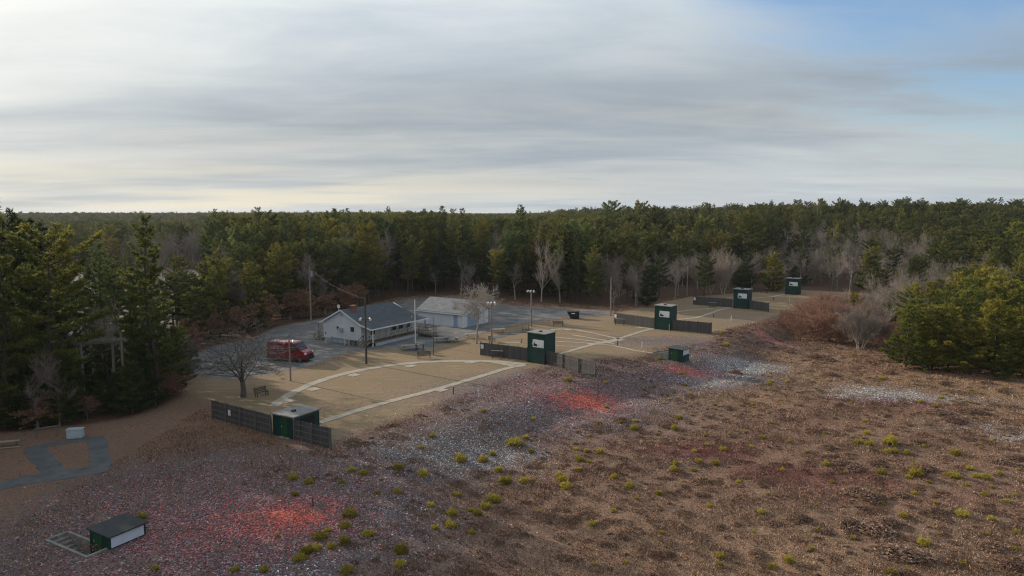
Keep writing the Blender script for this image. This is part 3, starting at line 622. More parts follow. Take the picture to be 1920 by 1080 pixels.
def clubhouse():
    A_ = np.array(at(608, 639)[:2]); B_ = np.array(at(677.5, 648.5)[:2]); a = ang_of(A_, B_); w = float(np.linalg.norm(B_ - A_))
    r = empty('clubhouse', (A_[0], A_[1], 0), a, 'pale blue clubhouse with slate blue roof, covered porch and timber railings', 'clubhouse')
    L = 12.2; H = 3.2; ap = 5.15; pd = 2.1; f = .62       # porch depth on the right side
    b = MB(); b.prism([(0, f), (w, f), (w, H), (w / 2, ap - .12), (0, H)], 0, L); b.build('wall', M['siding'], r)
    MB().box(.04, w - .04, .04, L - .04, -.2, f).build('foundation', M['found'], r)
    # roof: two slopes, the right one running on down over the porch, hipped back
    k = (ap - H) / (w / 2); ox = .0; zl = H - .25 * k; pe = 2.62; o = .28
    rm = MB()
    def slab(pts, th=.12):
        n = len(pts); vs = [(x, y, z) for x, y, z in pts] + [(x, y, z + th) for x, y, z in pts]
        rm.add(vs, [tuple(range(n - 1, -1, -1)), tuple(range(n, 2 * n))] + [(i, (i + 1) % n, n + (i + 1) % n, n + i) for i in range(n)])
    yb = L + .25
    slab([(-.30, -o, H - .30 * k), (w / 2, -o, ap), (w / 2, yb - 1.2, ap), (-.30, yb, H - .30 * k)])
    slab([(w / 2 + .001, -o, ap), (w + .05, -o, H - .02), (w + .05, yb, H - .02), (w / 2 + .001, yb - 1.2, ap)])
    slab([(w + .051, -o, H - .02), (w + pd + .25, -o, pe), (w + pd + .25, yb + .9, pe), (w + .051, yb, H - .02)])
    slab([(w / 2, yb - 1.201, ap), (w + .05, yb + .001, H - .03), (-.3, yb + .001, H - .3 * k - .01)], .1)
    rf = rm.build('roof', M['shingle'], r)
    ch = MB(); ch.box(w / 2 + .35, w / 2 + 1.1, 1.4, 2.15, ap - .5, ap + .55); ch.box(w / 2 + .30, w / 2 + 1.15, 1.35, 2.2, ap + .55, ap + .65); ch.build('chimney', M['brick'], rf)
    ds = MB(); ds.tube((w / 2 - .9, .3, ap - .5), (w / 2 - .9, .3, ap + .35), .03, n=6); ds.bar((w / 2 - 1.15, .25, ap + .52), (w / 2 - .65, .30, ap + .52), .06, .5); ds.build('dish_antenna', M['white'], rf)
    MB().tube((w + 1.2, L * .86, 2.85), (w + 1.2, L * .86, 3.45), .05, n=6).build('vent_pipe', M['whitepole'], rf)
    t = MB()
    t.bar((-.33, -o - .03, H - .31 * k + .02), (w / 2, -o - .03, ap + .03), .06, .22); t.bar((w / 2, -o - .03, ap + .03), (w + .05, -o - .03, H), .06, .22)
    t.bar((w + .05, -o - .03, H), (w + pd + .25, -o - .03, pe + .02), .06, .22); t.bar((w + pd + .27, -o, pe + .03), (w + pd + .27, yb + .9, pe + .03), .06, .18)
    t.build('fascia', M['trim'], r)
    for x in (-.03, w - .09): MB().box(x, x + .12, -.03, .09, f, H).build('corner_board', M['trim'], r)
    MB().box(w / 2 - .2, w / 2 + .2, -.035, -.004, 4.2, 4.65).build('gable_vent', M['found'], r)
    def window(x0, x1, z0, z1, y=-.03, side=None):
        g = MB(); fr = MB()
        if side is None:
            fr.box(x0 - .1, x1 + .1, -.05, -.005, z0 - .1, z1 + .1); g.box(x0, x1, -.065, -.045, z0, z1)
        else:
            fr.box(w + .005, w + .05, x0 - .08, x1 + .08, z0 - .08, z1 + .08); g.box(w + .045, w + .065, x0, x1, z0, z1)
        fo = fr.build('window', M['trim'], r); g.build('pane', M['glass'], fo)
    window(w * .73, w * .83, 2.0, 2.75); window(w * .36, w * .42, 2.15, 2.6)
    ac = MB(); ac.box(w * .45, w * .54, -.50, -.03, 1.95, 2.45); ac.build('air_conditioner', M['found'], r, bevel=.02)
    MB().box(.28, .45, -.10, -.004, 1.15, 1.5).build('meter_box', M['galv'], r)
    hh = MB(); hh.box(w * .70, w * .88, -.5, .02, -.1, .68); hh.box(w * .68, w * .9, -.55, .02, .68, .74); hh.build('cellar_hatch', M['deck'], r)
    for x in (w * .66, w * .77): MB().tube((x, -.75, -.1), (x, -.75, .85), .06, n=8).build('guard_post', M['whitepole'], r)
    pp = MB(); pp.bar((w * .22, -.05, 1.0), (w * .22, -.05, .1), .05, .05); pp.bar((w * .22, -.05, .78), (w * .62, -.05, .68), .04, .04); pp.build('pipe', M['galv'], r)
    for y0, y1 in ((2.0, 3.0), (7.0, 8.0), (8.6, 9.6), (10.6, 11.4)): window(y0, y1, 1.35, 2.42, side=1)
    for y0 in (4.2, 5.9):
        d = MB().box(w + .005, w + .045, y0, y0 + .9, f + .02, 2.55).build('door', M['white'], r); MB().box(w + .04, w + .09, y0 + .75, y0 + .82, 1.5, 1.62).build('handle', M['galv'], d)
    # porch: deck, skirt, posts, rails, steps
    MB().box(w + .002, w + pd, .25, L + .9, f - .12, f).build('porch_deck', M['deck'], r)
    sk = MB(); sk.box(w + pd - .06, w + pd - .02, .9, L + .8, -.1, f - .13); sk.build('porch_skirt', M['found'], r)
    for y in (.3, L * .36, L * .68, L + .6): MB().box(w + pd - .12, w + pd, y, y + .12, -.1 if y < 1 else f, pe).build('porch_post', M['trim'] if y < 2 else M['deck'], r)
    for z in (f + .42, f + .95): MB().box(w + pd - .02, w + pd + .03, .5, L + .9, z, z + .13).build('railing', M['deckpale'], r)
    bl = MB()
    for k in range(30): y = .6 + k * .42; bl.box(w + pd - .05, w + pd - .02, y, y + .04, f, f + 1.0)
    bl.build('balusters', M['deck'], r)
    st = MB()
    for k in range(4): st.box(w + .3, w + 1.5, -.9 + .3 * k, -.62 + .3 * k, .03 + .15 * k, .09 + .15 * k)
    st.bar((w + .3, -.95, 0), (w + .3, .25, .6), .05, .2); st.bar((w + 1.5, -.95, 0), (w + 1.5, .25, .6), .05, .2)
    st.build('porch_steps', M['deckpale'], r)
    hr = MB()
    for x in (w + .3, w + 1.5):
        hr.bar((x, -.9, 0), (x, -.9, 1.0), .08, .08); hr.bar((x, .2, .6), (x, .2, 1.6), .08, .08); hr.bar((x, -.95, 1.0), (x, .25, 1.6), .05, .12); hr.bar((x, -.95, .55), (x, .25, 1.1), .04, .1)
    hr.build('handrail', M['deck'], r)
    # landing at the far end of the porch
    la = MB(); la.box(w + pd + .001, w + pd + 2.1, L - 1.4, L + .9, f - .13, f - .01)
    for x in (w + pd + .1, w + pd + 2.0):
        for y in (L - 1.3, L + .8): la.box(x, x + .1, y, y + .1, -.1, f + 1.0)
    for z in (f + .4, f + .92): la.box(w + pd + .1, w + pd + 2.1, L - 1.36, L - 1.31, z, z + .12); la.box(w + pd + 2.05, w + pd + 2.1, L - 1.3, L + .8, z, z + .12)
    for k in range(4): la.box(w + pd + 2.1 + .28 * k, w + pd + 2.38 + .28 * k, L - 1.1, L + .6, f - .2 - .15 * k, f - .14 - .15 * k)
    la.build('porch_landing', M['deck'], r)
    # small awning and stairs on the left side
    aw = MB(); aw.add([(-1.6, .2, 2.75), (-.31, .2, 2.92), (-.31, 3.6, 2.92), (-1.6, 3.6, 2.75), (-1.6, .2, 2.85), (-.31, .2, 3.02), (-.31, 3.6, 3.02), (-1.6, 3.6, 2.85)],
           [(0, 3, 2, 1), (4, 5, 6, 7), (0, 1, 5, 4), (1, 2, 6, 5), (2, 3, 7, 6), (3, 0, 4, 7)])
    aw.build('side_awning', M['trim'], r)
    for y in (.3, 3.4): MB().box(-1.55, -1.46, y, y + .09, 0, 2.76).build('awning_post', M['deck'], r)
    ss = MB()
    for k in range(5): ss.box(-2.3 + .0, -1.0, .2 + .0 - .3 * (4 - k) + 1.2, .48 - .3 * (4 - k) + 1.2, .1 + .13 * k, .16 + .13 * k)
    ss.box(-1.7, -.06, 1.5, 3.5, f - .1, f)
    for x in (-2.3, -1.0):
        ss.bar((x, .1, 0), (x, 1.5, .62), .05, .2); ss.bar((x, .1, 1.0), (x, 1.5, 1.6), .05, .12); ss.bar((x, .1, .5), (x, 1.5, 1.1), .05, .1); ss.bar((x, .12, 0), (x, .12, 1.1), .09, .09); ss.bar((x, 1.5, 0), (x, 1.5, 1.65), .09, .09)
    ss.build('side_stairs', M['deckpale'], r)
    return r
def shed():
    A_ = np.array(at(784.5, 605.5)[:2]); B_ = np.array(at(869, 615)[:2]); a = ang_of(A_, B_); L = float(np.linalg.norm(B_ - A_))
    r = empty('storage_shed', (A_[0], A_[1], 0), a, 'long pale blue shed with mottled grey gable roof and white corner trim', 'shed')
    D = 7.6; H = 2.55; ap = 4.35
    # gables at both ends: ridge runs along x
    b = MB(); b.prism([(0, -.1), (D, -.1), (D, H), (D / 2, ap), (0, H)], 0, L, axis='x'); b.build('wall', M['siding'], r)
    rm = MB(); k = (ap - H) / (D / 2)
    for s in (0, 1):
        y0, z0 = (-.35, H - .35 * k) if s == 0 else (D + .35, H - .35 * k)
        pts = [(-.3, y0, z0), (L + .3, y0, z0), (L + .3, D / 2, ap), (-.3, D / 2, ap)]
        if s: pts = pts[::-1]
        vs = [(x, y, z + .02) for x, y, z in pts] + [(x, y, z + .14) for x, y, z in pts]
        rm.add(vs, [(3, 2, 1, 0), (4, 5, 6, 7)] + [(i, (i + 1) % 4, 4 + (i + 1) % 4, 4 + i) for i in range(4)])
    rm.build('roof', M['oldshingle'], r)
    t = MB(); t.box(-.03, .12, -.03, .10, 0, H - .1); t.box(L - .12, L + .03, -.03, .10, 0, H - .1); t.box(-.3, L + .3, -.40, -.352, H - .30, H - .12)
    t.build('trim', M['trim'], r)
    d = MB().box(L * .79, L * .79 + .95, -.05, -.004, .08, 2.15).build('door', M['siding2'], r)
    f = MB(); f.box(L * .79 - .12, L * .79, -.06, -.003, .05, 2.27); f.box(L * .79 + .95, L * .79 + 1.07, -.06, -.003, .05, 2.27); f.box(L * .79, L * .79 + .95, -.06, -.003, 2.15, 2.27); f.build('door_frame', M['trim'], r)
    MB().box(L * .79 + .8, L * .79 + .86, -.09, -.05, 1.0, 1.12).build('handle', M['galv'], d)
    g = MB()
    g.box(L + .004, L + .05, 1.2, 4.2, .05, 2.3); g.build('garage_door', M['siding2'], r)
    return r
def van():
    P0 = np.array(at(507, 676)[:2]); P1 = np.array(at(578, 679)[:2]); c = (P0 + P1) / 2; a = ang_of(P0, P1)
    r = empty('delivery_van', (c[0], c[1] + .6, 0), a + R(-3), 'tall dark red panel van with pale graphics parked on the grey lot', 'van')
    # x forward, y to the left; side profile
    prof = [(-2.98, .42), (-3.0, 1.2), (-2.93, 2.45), (-2.80, 2.62), (1.05, 2.66), (1.30, 2.60), (2.12, 1.62), (2.78, 1.36), (2.95, 1.15), (3.0, .62), (2.92, .40)]
    b = MB(); b.prism(prof, -.98, .98); b.build('body', M['vanred'], r, bevel=.07)
    MB().prism([(1.38, 2.50), (2.10, 1.66), (2.13, 1.68), (1.41, 2.54)], -.84, .84).build('windshield', M['glass'], r)
    for s in (-1, 1):
        y0, y1 = (s * .985, s * 1.0) if s > 0 else (s * 1.0, s * .985)
        MB().prism([(.72, 1.62), (1.92, 1.62), (1.70, 2.02), (1.28, 2.36), (.72, 2.36)], y0, y1).build('side_window', M['glass'], r)
        MB().box(.55, .58, y0, y1, .65, 2.45).build('door_seam', M['dark'], r)
        d = MB(); d.prism([(-2.7, 1.75), (-1.9, 2.25), (-.6, 2.18), (-1.2, 1.95), (.2, 1.85), (-1.5, 1.68)], y0, y1); d.prism([(-2.6, 1.15), (-.4, 1.35), (.35, 1.62), (.3, 1.5), (-.8, 1.05), (-2.4, .95)], y0, y1)
        d.build('side_graphic', M['vandecal'], r)
        hl = MB().prism([(2.62, 1.12), (2.93, 1.06), (2.88, 1.30), (2.70, 1.36)], s * .70 if s > 0 else -1.0, 1.0 if s > 0 else -.70).build('headlight', M['lens'], r)
        tl = MB().box(-3.03, -2.95, s * .97 if s < 0 else .83, -.83 if s < 0 else .97, .95, 1.5).build('tail_light', M['taillens'], r)
        mi = MB().box(1.55, 1.70, 1.05 if s > 0 else -1.25, 1.25 if s > 0 else -1.05, 1.55, 1.95).build('side_mirror', M['black'], r, bevel=.03)
        for x in (-1.75, 2.05):
            wy = s * .86
            tw = MB().tube((x, wy - .13, .36), (x, wy + .13, .36), .36, n=20).build('wheel', M['tyre'], r, bevel=.02)
            MB().tube((x, wy + s * .125, .36), (x, wy + s * .145, .36), .22, n=14).build('rim', M['rim'], tw)
    MB().box(2.80, 3.08, -.95, .95, .36, .72).build('front_bumper', M['black'], r, bevel=.04)
    MB().box(2.90, 3.02, -.62, .62, .78, 1.10).build('grille', M['black'], r, bevel=.02)
    MB().box(-3.08, -2.96, -.95, .95, .38, .60).build('rear_bumper', M['black'], r, bevel=.03)
    MB().box(-2.7, .95, -.80, .80, 2.63, 2.69).build('roof_panel', M['vanroof'], r, bevel=.02)
    MB().box(-1.2, 1.5, -.995, .995, .38, .52).build('side_skirt', M['black'], r)
    return r
def dumpster():
    X, Y, z = at(1075, 597); r = empty('dumpster', (X, Y, z), R(-5), 'black slope-fronted metal dumpster on the grey lot by the wood', 'dumpster')
    MB().prism([(-1.15, 1.25), (1.1, 1.25), (1.1, .12), (-.55, .12)], -.75, .75).build('bin_body', M['black'], r, bevel=.02)
    MB().prism([(-1.25, 1.27), (1.15, 1.36), (1.15, 1.42), (-1.25, 1.33)], -.80, .80).build('lid', M['dark'], r)
    MB().box(-.35, .30, -.79, -.755, .98, 1.14).build('sticker', M['white'], r)
    for x in (-.4, .9): MB().box(x - .1, x + .1, -.6, .6, 0, .13).build('skid', M['black'], r)
    for s in (-1, 1): MB().box(-.3, .5, s * .8 - .04, s * .8 + .04, .7, .85).build('lift_sleeve', M['black'], r)
    return r
def trap_house(corner, ang, base, w, d, h, label, pit):
    """low green bunker: x- to the left along the door side, y along the white board side"""
    x0, x1, y0, y1 = pit
    r = empty('trap_house', (corner[0], corner[1], base), ang, label, 'trap house', 'sunken green trap houses')
    MB().box(-w, 0, 0, d, -1.1, h).build('wall', M['green'], r)
    o = .12
    rf = MB(); rf.add([(-w - o, -o, h + .02), (o + .05, -o, h), (o + .05, d + o, h), (-w - o, d + o, h + .02), (-w - o, -o, h + .12), (o + .05, -o, h + .08), (o + .05, d + o, h + .08), (-w - o, d + o, h + .12)],
           [(0, 3, 2, 1), (4, 5, 6, 7), (0, 1, 5, 4), (1, 2, 6, 5), (2, 3, 7, 6), (3, 0, 4, 7)]); rf.build('roof', M['darkroof'], r)
    MB().box(.004, .05, .06, d * .93, h * .12, h - .07).build('white_board', M['boardblue'], r)
    dr = MB().box(-w * .82, -w * .36, -.03, -.003, -.9, h - .1).build('door', M['door_green'], r)
    MB().box(-w * .78, -w * .74, -.07, -.03, h * .2, h * .35).build('handle', M['galv'], dr)
    rim = MB(); t = .16
    rim.box(x0 - t, x1 + t, y0 - t, y0, -1.0, .10); rim.box(x0 - t, x0, y0, y1, -1.0, .10); rim.box(x0, -w - .001 if x1 > -w else x1, y1, y1 + t, -1.0, .10); rim.box(x1, x1 + t, y0, y1, -1.0, .09)
    rim.build('pit_wall', M['oldconc'], r)
    st = MB(); n = 5
    for k in range(n): st.box(x0 + .32 * k, x0 + .32 * (k + 1), y0 + .002, y1 - .002, -1.05, -.10 - .18 * k)
    st.box(x0 + .32 * n, x1, y0 + .002, y1 - .002, -1.08, -1.0)
    st.build('steps', M['oldconc'], r)
    pit_frame((corner[0], corner[1]), ang, x0 - t / 2, x1 + t / 2, y0 - t / 2, y1 + t / 2)
    return r
def stake(px, py, h, label, mat='whitepole', r=.045, name='marker_stake', group='marker stakes on the fields'):
    X, Y, z = at(px, py); o = empty(name, (X, Y, z), 0, label, 'stake', group)
    MB().box(-r, r, -r, r, -.1, h).build('post', M[mat], o)
    MB().box(-r * 1.5, r * 1.5, -r * 1.5, r * 1.5, h, h + .04).build('cap', M[mat], o)
    return o

def build_things():
    M['fence2'] = material('weathered_board_light', (0.11, 0.104, 0.102), (0.08, 0.076, 0.074), 2.0, 0.95, stretch=(9, 9, .8), bump=.4)
    M['fence3'] = material('weathered_board_dark', (0.082, 0.077, 0.077), (0.06, 0.056, 0.057), 2.0, 0.95, stretch=(9, 9, .8), bump=.4)
    M['deckpale'] = material('pale_deck_timber', (0.30, 0.27, 0.21), (0.2, 0.175, 0.14), 3, 0.9)
    M['siding2'] = material('blue_grey_door', (0.26, 0.34, 0.46), (0.22, 0.29, 0.40), 1.2, 0.7, wave=((0, 0, 1), .5, .3))
    M['vanroof'] = material('red_roof_sky_sheen', (0.50, 0.30, 0.30), (0.42, 0.24, 0.24), 2, 0.35, spec=.5)  # van red paled so the sky's reflection is painted into the roof colour
    M['boardblue'] = material('dull_white_board', (0.50, 0.56, 0.66), (0.44, 0.50, 0.6), 2, 0.7)
    clubhouse(); shed(); van(); dumpster()
    A38 = R(-38)
    def hh(px, py): return np.array(at(px, py)[:2])
    # near low house with fences
    c = hh(551, 824); skeet_house(c, R(-30), 2.6, 3.1, 1.95, 'low green skeet house with flat grey roof between two rail fences', tall=False, slope=0)
    f = fence(hh(400, 785), c + np.array([-2.35, 1.2]), 1.85, 'dark board fence left of the low green skeet house', True, 5, mid=3)
    fence_sign(f, 2.75, .85, .38, .55)
    fence(c + np.array([.12, -.1]), hh(622, 843), 1.85, 'short rail-backed board fence right of the low green skeet house', True, 3, mid=3)
    # three tall houses
    specs = [((1021, 684), 2.8, 2.5, 4.05, (900, 666), (1117, 708), 'tall green skeet house nearest the camera, white board facing the near lawn'),
             ((1256, 620), 2.9, 2.6, 4.1, (1151, 605), (1334, 626), 'second tall green skeet house, middle of the row, above pink debris'),
             ((1401, 579.5), 3.0, 2.6, 4.0, (1299, 571), (1441, 585), 'third tall green skeet house, standing beyond the middle one')]
    names = ['nearest tall skeet house', 'middle tall skeet house', 'third tall skeet house']
    for i, (cp, w, d, h, fl, fr, lab) in enumerate(specs):
        c = hh(*cp); skeet_house(c, A38, w, d, h, lab)
        lc = c + w * np.array([-math.cos(A38), -math.sin(A38)])
        f = fence(hh(*fl), lc + np.array([-.02, .5]), 1.85, 'grey board fence running left from the ' + names[i], False, 6)
        MB().box(.15, .62, -.05, -.02, 1.0, 1.6).build('notice_board', M['white'], f)
        for k in (0.5, .62): pass
        fence(c + np.array([.35, .5]), hh(*fr), 1.85, ('leaning ' if i == 0 else '') + 'grey board fence running right from the ' + names[i], i == 0, 4, mid=2)
    c = hh(1496, 553); skeet_house(c, A38, 3.1, 2.6, 3.9, 'farthest tall green skeet house, alone against the bare trees')
    # sunken trap houses
    c = np.array([-24.0, 38.85]); trap_house(c, R(-29), 0.0, 2.1, 2.25, .78, 'low dark trap house with pale board and sunken stair, bottom left', (-4.5, -.35, -1.15, -.05))
    c = np.array(at(1280, 681)[:2]); zb = float(hgt(*c)) + .95
    trap_house(c, R(-38), zb, 2.1, 2.1, .80, 'green trap house dug into the bank beside orange debris', (-4.3, -2.2, .2, 1.2))
    # poles
    light_pole(545, 714, 5.0, .11, 'grey light pole with two round lamps beside the near lawn', 'pole', 2, .42, R(10))
    light_pole(687, 682, 9.0, .15, 'dark utility pole with two lamps in front of the clubhouse', 'darkpole', 2, .55, R(8), lampz=6.1, band=None)
    light_pole(922, 655, 7.1, .14, 'grey pole with clustered lamps behind the bare tree', 'pole', 3, .45, R(-10), band=1.0)
    light_pole(996, 612, 6.5, .16, 'pale pole with three lamps between racks and dumpster', 'pole', 3, .5, R(-25), band=2.6)
    light_pole(779, 645, 6.9, .09, 'slim white flagpole at the porch corner', 'whitepole', 0, name='flagpole', cat='flagpole')
    light_pole(813, 664, 5.4, .05, 'thin dark bare pole on the grass by the picnic tables', 'darkpole', 0, name='metal_pole', cat='pole')
    p = light_pole(583, 603, 10.2, .16, 'tall grey utility pole with transformer at the wood edge', 'pole', 0, name='utility_pole', cat='utility pole')
    MB().tube((.38, -.05, 8.4), (.38, -.05, 9.3), .24, n=12).build('transformer', M['galv'], p); MB().bar((0, 0, 9.0), (.4, -.05, 9.0), .07, .1).build('bracket', M['galv'], p)
    light_pole(1145, 592, 7.6, .15, 'plain grey pole nearest the dumpster, behind the middle fence', 'pole', 0, name='timber_pole', cat='pole')
    light_pole(1192, 575, 7.0, .16, 'plain grey pole with small box, behind the middle fence', 'pole', 0, name='timber_pole', cat='pole', band=2.3)
    light_pole(1288, 556, 7.4, .15, 'plain grey pole at the wood edge, farthest of the poles', 'pole', 0, name='timber_pole', cat='pole')
    a_ = Vector((*at(583, 603)[:2], 9.9)); b_ = Vector((*at(687, 682)[:2], 8.8)); mb = MB(); pr = a_
    for k in range(1, 13):
        t_ = k / 12; q_ = a_.lerp(b_, t_); q_.z -= 1.4 * 4 * t_ * (1 - t_) * .5; mb.tube(pr, q_, .006, n=4, cap=False); pr = q_
    tag(mb.build('overhead_cable', M['black']), 'thin dark cable sagging between the transformer pole and the dark clubhouse pole', 'cable')
    # seats and racks
    picnic_table(770, 656, R(22), 'long pale picnic table nearest the porch', 2.8)
    picnic_table(828, 642, R(12), 'dark picnic table in the middle of the row, end boards raised')
    picnic_table(846, 641, R(-15), 'dark picnic table close against the middle one')
    picnic_table(886, 634, R(18), 'pale picnic table beside the bare tree trunk')
    picnic_table(934, 625, R(10), 'dark picnic table behind the clustered-lamp pole')
    gun_rack(787, 657, R(-10), 'timber gun rack with pale ledge at the end of the long picnic table')
    gun_rack(932, 672, R(-12), 'gun rack with pale ledge in front of the nearest left fence', 1.3)
    gun_rack(985, 620, R(0), 'gun rack without a ledge left of the three-lamp pole', 1.1, False)
    gun_rack(1162, 609, R(-20), 'small gun rack in front of the middle left fence', 1.5)
    gun_rack(1336, 577, R(-20), 'small gun rack in front of the third left fence', 1.2)
    gun_rack(1433, 549.5, R(-10), 'small gun rack left of the farthest skeet house', 1.6, False)
    bench(795, 672, R(12), 'dark slatted bench on the grass above the near walk', L=1.9)
    bench(1047, 612, R(8), 'dark slatted bench on the grass right of the three-lamp pole', L=1.9)
    bench(491, 742, R(52), 'dark bench seen end-on beside the big bare tree', L=1.5)
    bench(923, 641, R(60), 'dark bench seen end-on at the foot of the clustered-lamp pole', L=1.2)
    # field markers
    for px, py, h, m_, lab in [(850, 739, .75, 'black', 'short dark stake beside the straight walk of the near lawn'), (897, 746, .8, 'whitepole', 'short white stake at the edge of the near lawn'),
                               (1158, 648, .75, 'black', 'short dark stake at the corner of the fan of walks'), (1204, 652, .85, 'whitepole', 'short white stake between fan walks and trap house'),
                               (1338, 596, .7, 'rust', 'short brown stake right of the middle skeet house'), (1371, 602, .95, 'whitepole', 'short white stake beyond the middle right fence'),
                               (1450, 563, .7, 'rust', 'short brown stake before the farthest skeet house'), (1480, 566, .9, 'whitepole', 'short white stake before the farthest skeet house'),
                               (1121, 747, 1.9, 'rust', 'thin dark rod standing in the bright orange pile'), (587, 950, .55, 'darkpole', 'thin dark rod standing in the lower left orange pile'),
                               (978, 643, .5, 'black', 'short dark stake left of the nearest tall skeet house'), (1255, 621, 1.2, 'galv', 'thin grey post with box at the middle skeet house corner'),
                               (1120, 690, 1.2, 'galv', 'leaning grey stick at the end of the nearest right fence')]:
        s = stake(px, py, h, lab, m_, .035 if px in (1121, 587) else .05)
        if px == 1120: s.rotation_euler = (0, R(18), 0)
    X, Y, z = at(1105, 708); r = empty('broken_frame', (X, Y, z), R(-20), 'broken grey timber frame lying below the nearest right fence', 'timber frame')
    for k, (p, q) in enumerate([((-2.2, 0, .1), (1.4, -.3, .12)), ((-1.6, .8, .15), (1.2, .5, .2)), ((1.0, -.2, .1), (1.6, .9, 2.1)), ((-2.0, .1, .3), (.2, .6, .25)), ((-5.0, 1.4, 1.0), (-1.2, 1.0, 1.45))]):
        MB().bar(p, q, .08, .09).build('timber', M['post'], r)
    # left margin: timber utility frame, cabinet, rail, bench, blue sign post
    r = empty('pole_frame', (at(198, 772)[0], at(198, 772)[1], 0), R(8), 'grey timber pole frame with crossbeams among the left pines', 'pole frame')
    for x, h in ((-1.9, 7.6), (.75, 8.7), (1.9, 8.9)): MB().tube((x, 0 if x != .75 else .7, -.2), (x, 0 if x != .75 else .7, h), .15, .11, 9).build('pole', M['pole'], r)
    for z, y in ((7.25, -.16), (7.0, .16)): MB().bar((-2.6, y, z - .05), (2.4, y, z + .25), .1, .24).build('crossbeam', M['pole'], r)
    MB().bar((.3, -.15, 8.35), (2.1, -.15, 8.45), .09, .13).build('crossbeam', M['pole'], r)
    for x in (-1.0, .2, 1.3): MB().tube((x, -.16, 7.3), (x, -.16, 7.65), .07, .04, 8).build('insulator', M['galv'], r)
    floodlight(r, -2.5, -.2, 8.3, -1)
    X, Y, _ = at(142, 822); r = empty('cabinet', (X, Y, 0), R(10), 'pale grey box cabinet on the path at the dark wood edge', 'cabinet')
    MB().box(-.62, .62, -.3, .3, .08, .85).build('case', M['cabinet'], r, bevel=.02); MB().box(-.66, .66, -.34, .34, .85, .92).build('lid', M['cabinet'], r, bevel=.01); MB().box(-.5, .5, -.25, .25, 0, .08).build('plinth', M['oldconc'], r)
    X, Y, _ = at(88, 820); r = empty('rustic_rail', (X, Y, 0), R(20), 'rustic grey rail on two posts beside the left path', 'rail')
    for x in (-.75, .75): MB().tube((x, 0, -.1), (x, 0, 1.0), .06, n=7).build('post', M['post'], r)
    MB().tube((-.95, 0, .82), (.95, .02, 1.0), .06, n=7).build('rail', M['post'], r)
    X, Y, _ = at(2, 838); r = empty('park_bench', (X, Y, 0), R(18), 'long pale plank bench at the far left by the path', 'bench', 'wooden benches round the fields')
    MB().box(-1.8, 1.4, -.18, .18, .42, .48).build('seat', M['table'], r); MB().box(-1.8, 1.6, -.75, -.6, .05, .12).build('footboard', M['table'], r)
    for x in (-1.4, 1.1): MB().box(x - .06, x + .06, -.15, .15, 0, .42).build('leg', M['deck'], r)
    X, Y, _ = at(293, 766); r = empty('sign_post', (X, Y, 0), 0, 'thin dark post with small pale blue box by the left wood', 'post')
    MB().box(-.04, .04, -.04, .04, -.1, 1.5).build('post', M['darkpole'], r); MB().box(-.13, .13, -.1, .06, 1.5, 1.85).build('box', M['blue'], r, bevel=.02)
    # far buildings seen over the left wood
    for px, zt, D, wd, lab, nm in [(232, 8.6, 330, 13, 'far dark building with pale flat roof over the left pines', 'far_building'), (350, 5.4, 300, 14, 'far low building with bright white roof behind the pine tinted sunlit gold', 'far_building')]:
        X = (px - 960) / FPX * D; z = float(hgt(X, D)); r = empty(nm, (X, D, z), R(6), lab, 'building', 'far buildings beyond the left wood')
        MB().box(-wd / 2, wd / 2, -5, 5, 0, zt - z - .5).build('wall', M['farwall'], r)
        MB().prism([(-5.4, zt - z - .5), (5.4, zt - z - .5), (5.4, zt - z - .2), (0, zt - z + .9), (-5.4, zt - z - .2)], -wd / 2 - .4, wd / 2 + .4, axis='x').build('roof', M['farroof'], r)
        for k in range(4): MB().box(-wd * .38 + k * wd * .22, -wd * .38 + k * wd * .22 + 1.4, -5.06, -4.99, 2.0, 3.4).build('window', M['glass'], r)
# ------------------------------------------------------------------ plants
def fan(C, Dn, L, Wd, rng, cnt, spread, tone):
    """cnt narrow triangles round each centre; C centres, Dn main directions"""
    n = len(C); C = np.repeat(C, cnt, 0); Dn = np.repeat(Dn, cnt, 0); T = np.repeat(tone, cnt)
    L = np.repeat(np.broadcast_to(L, n), cnt) * rng.uniform(.7, 1.25, n * cnt)
    d = Dn + rng.normal(0, spread, (n * cnt, 3)); d /= np.linalg.norm(d, axis=1)[:, None]
    s = np.cross(d, rng.normal(0, 1, (n * cnt, 3))); s /= np.linalg.norm(s, axis=1)[:, None]
    hw = (np.broadcast_to(Wd, n * cnt) * .5)[:, None]
    a = C - s * hw - d * .04; b = C + s * hw - d * .04; c = C + d * L[:, None]
    V = np.stack([a, b, c], 1).reshape(-1, 3); T = np.repeat(np.clip(T + rng.uniform(-.12, .12, len(T)), 0, 1), 3)
    return V, T
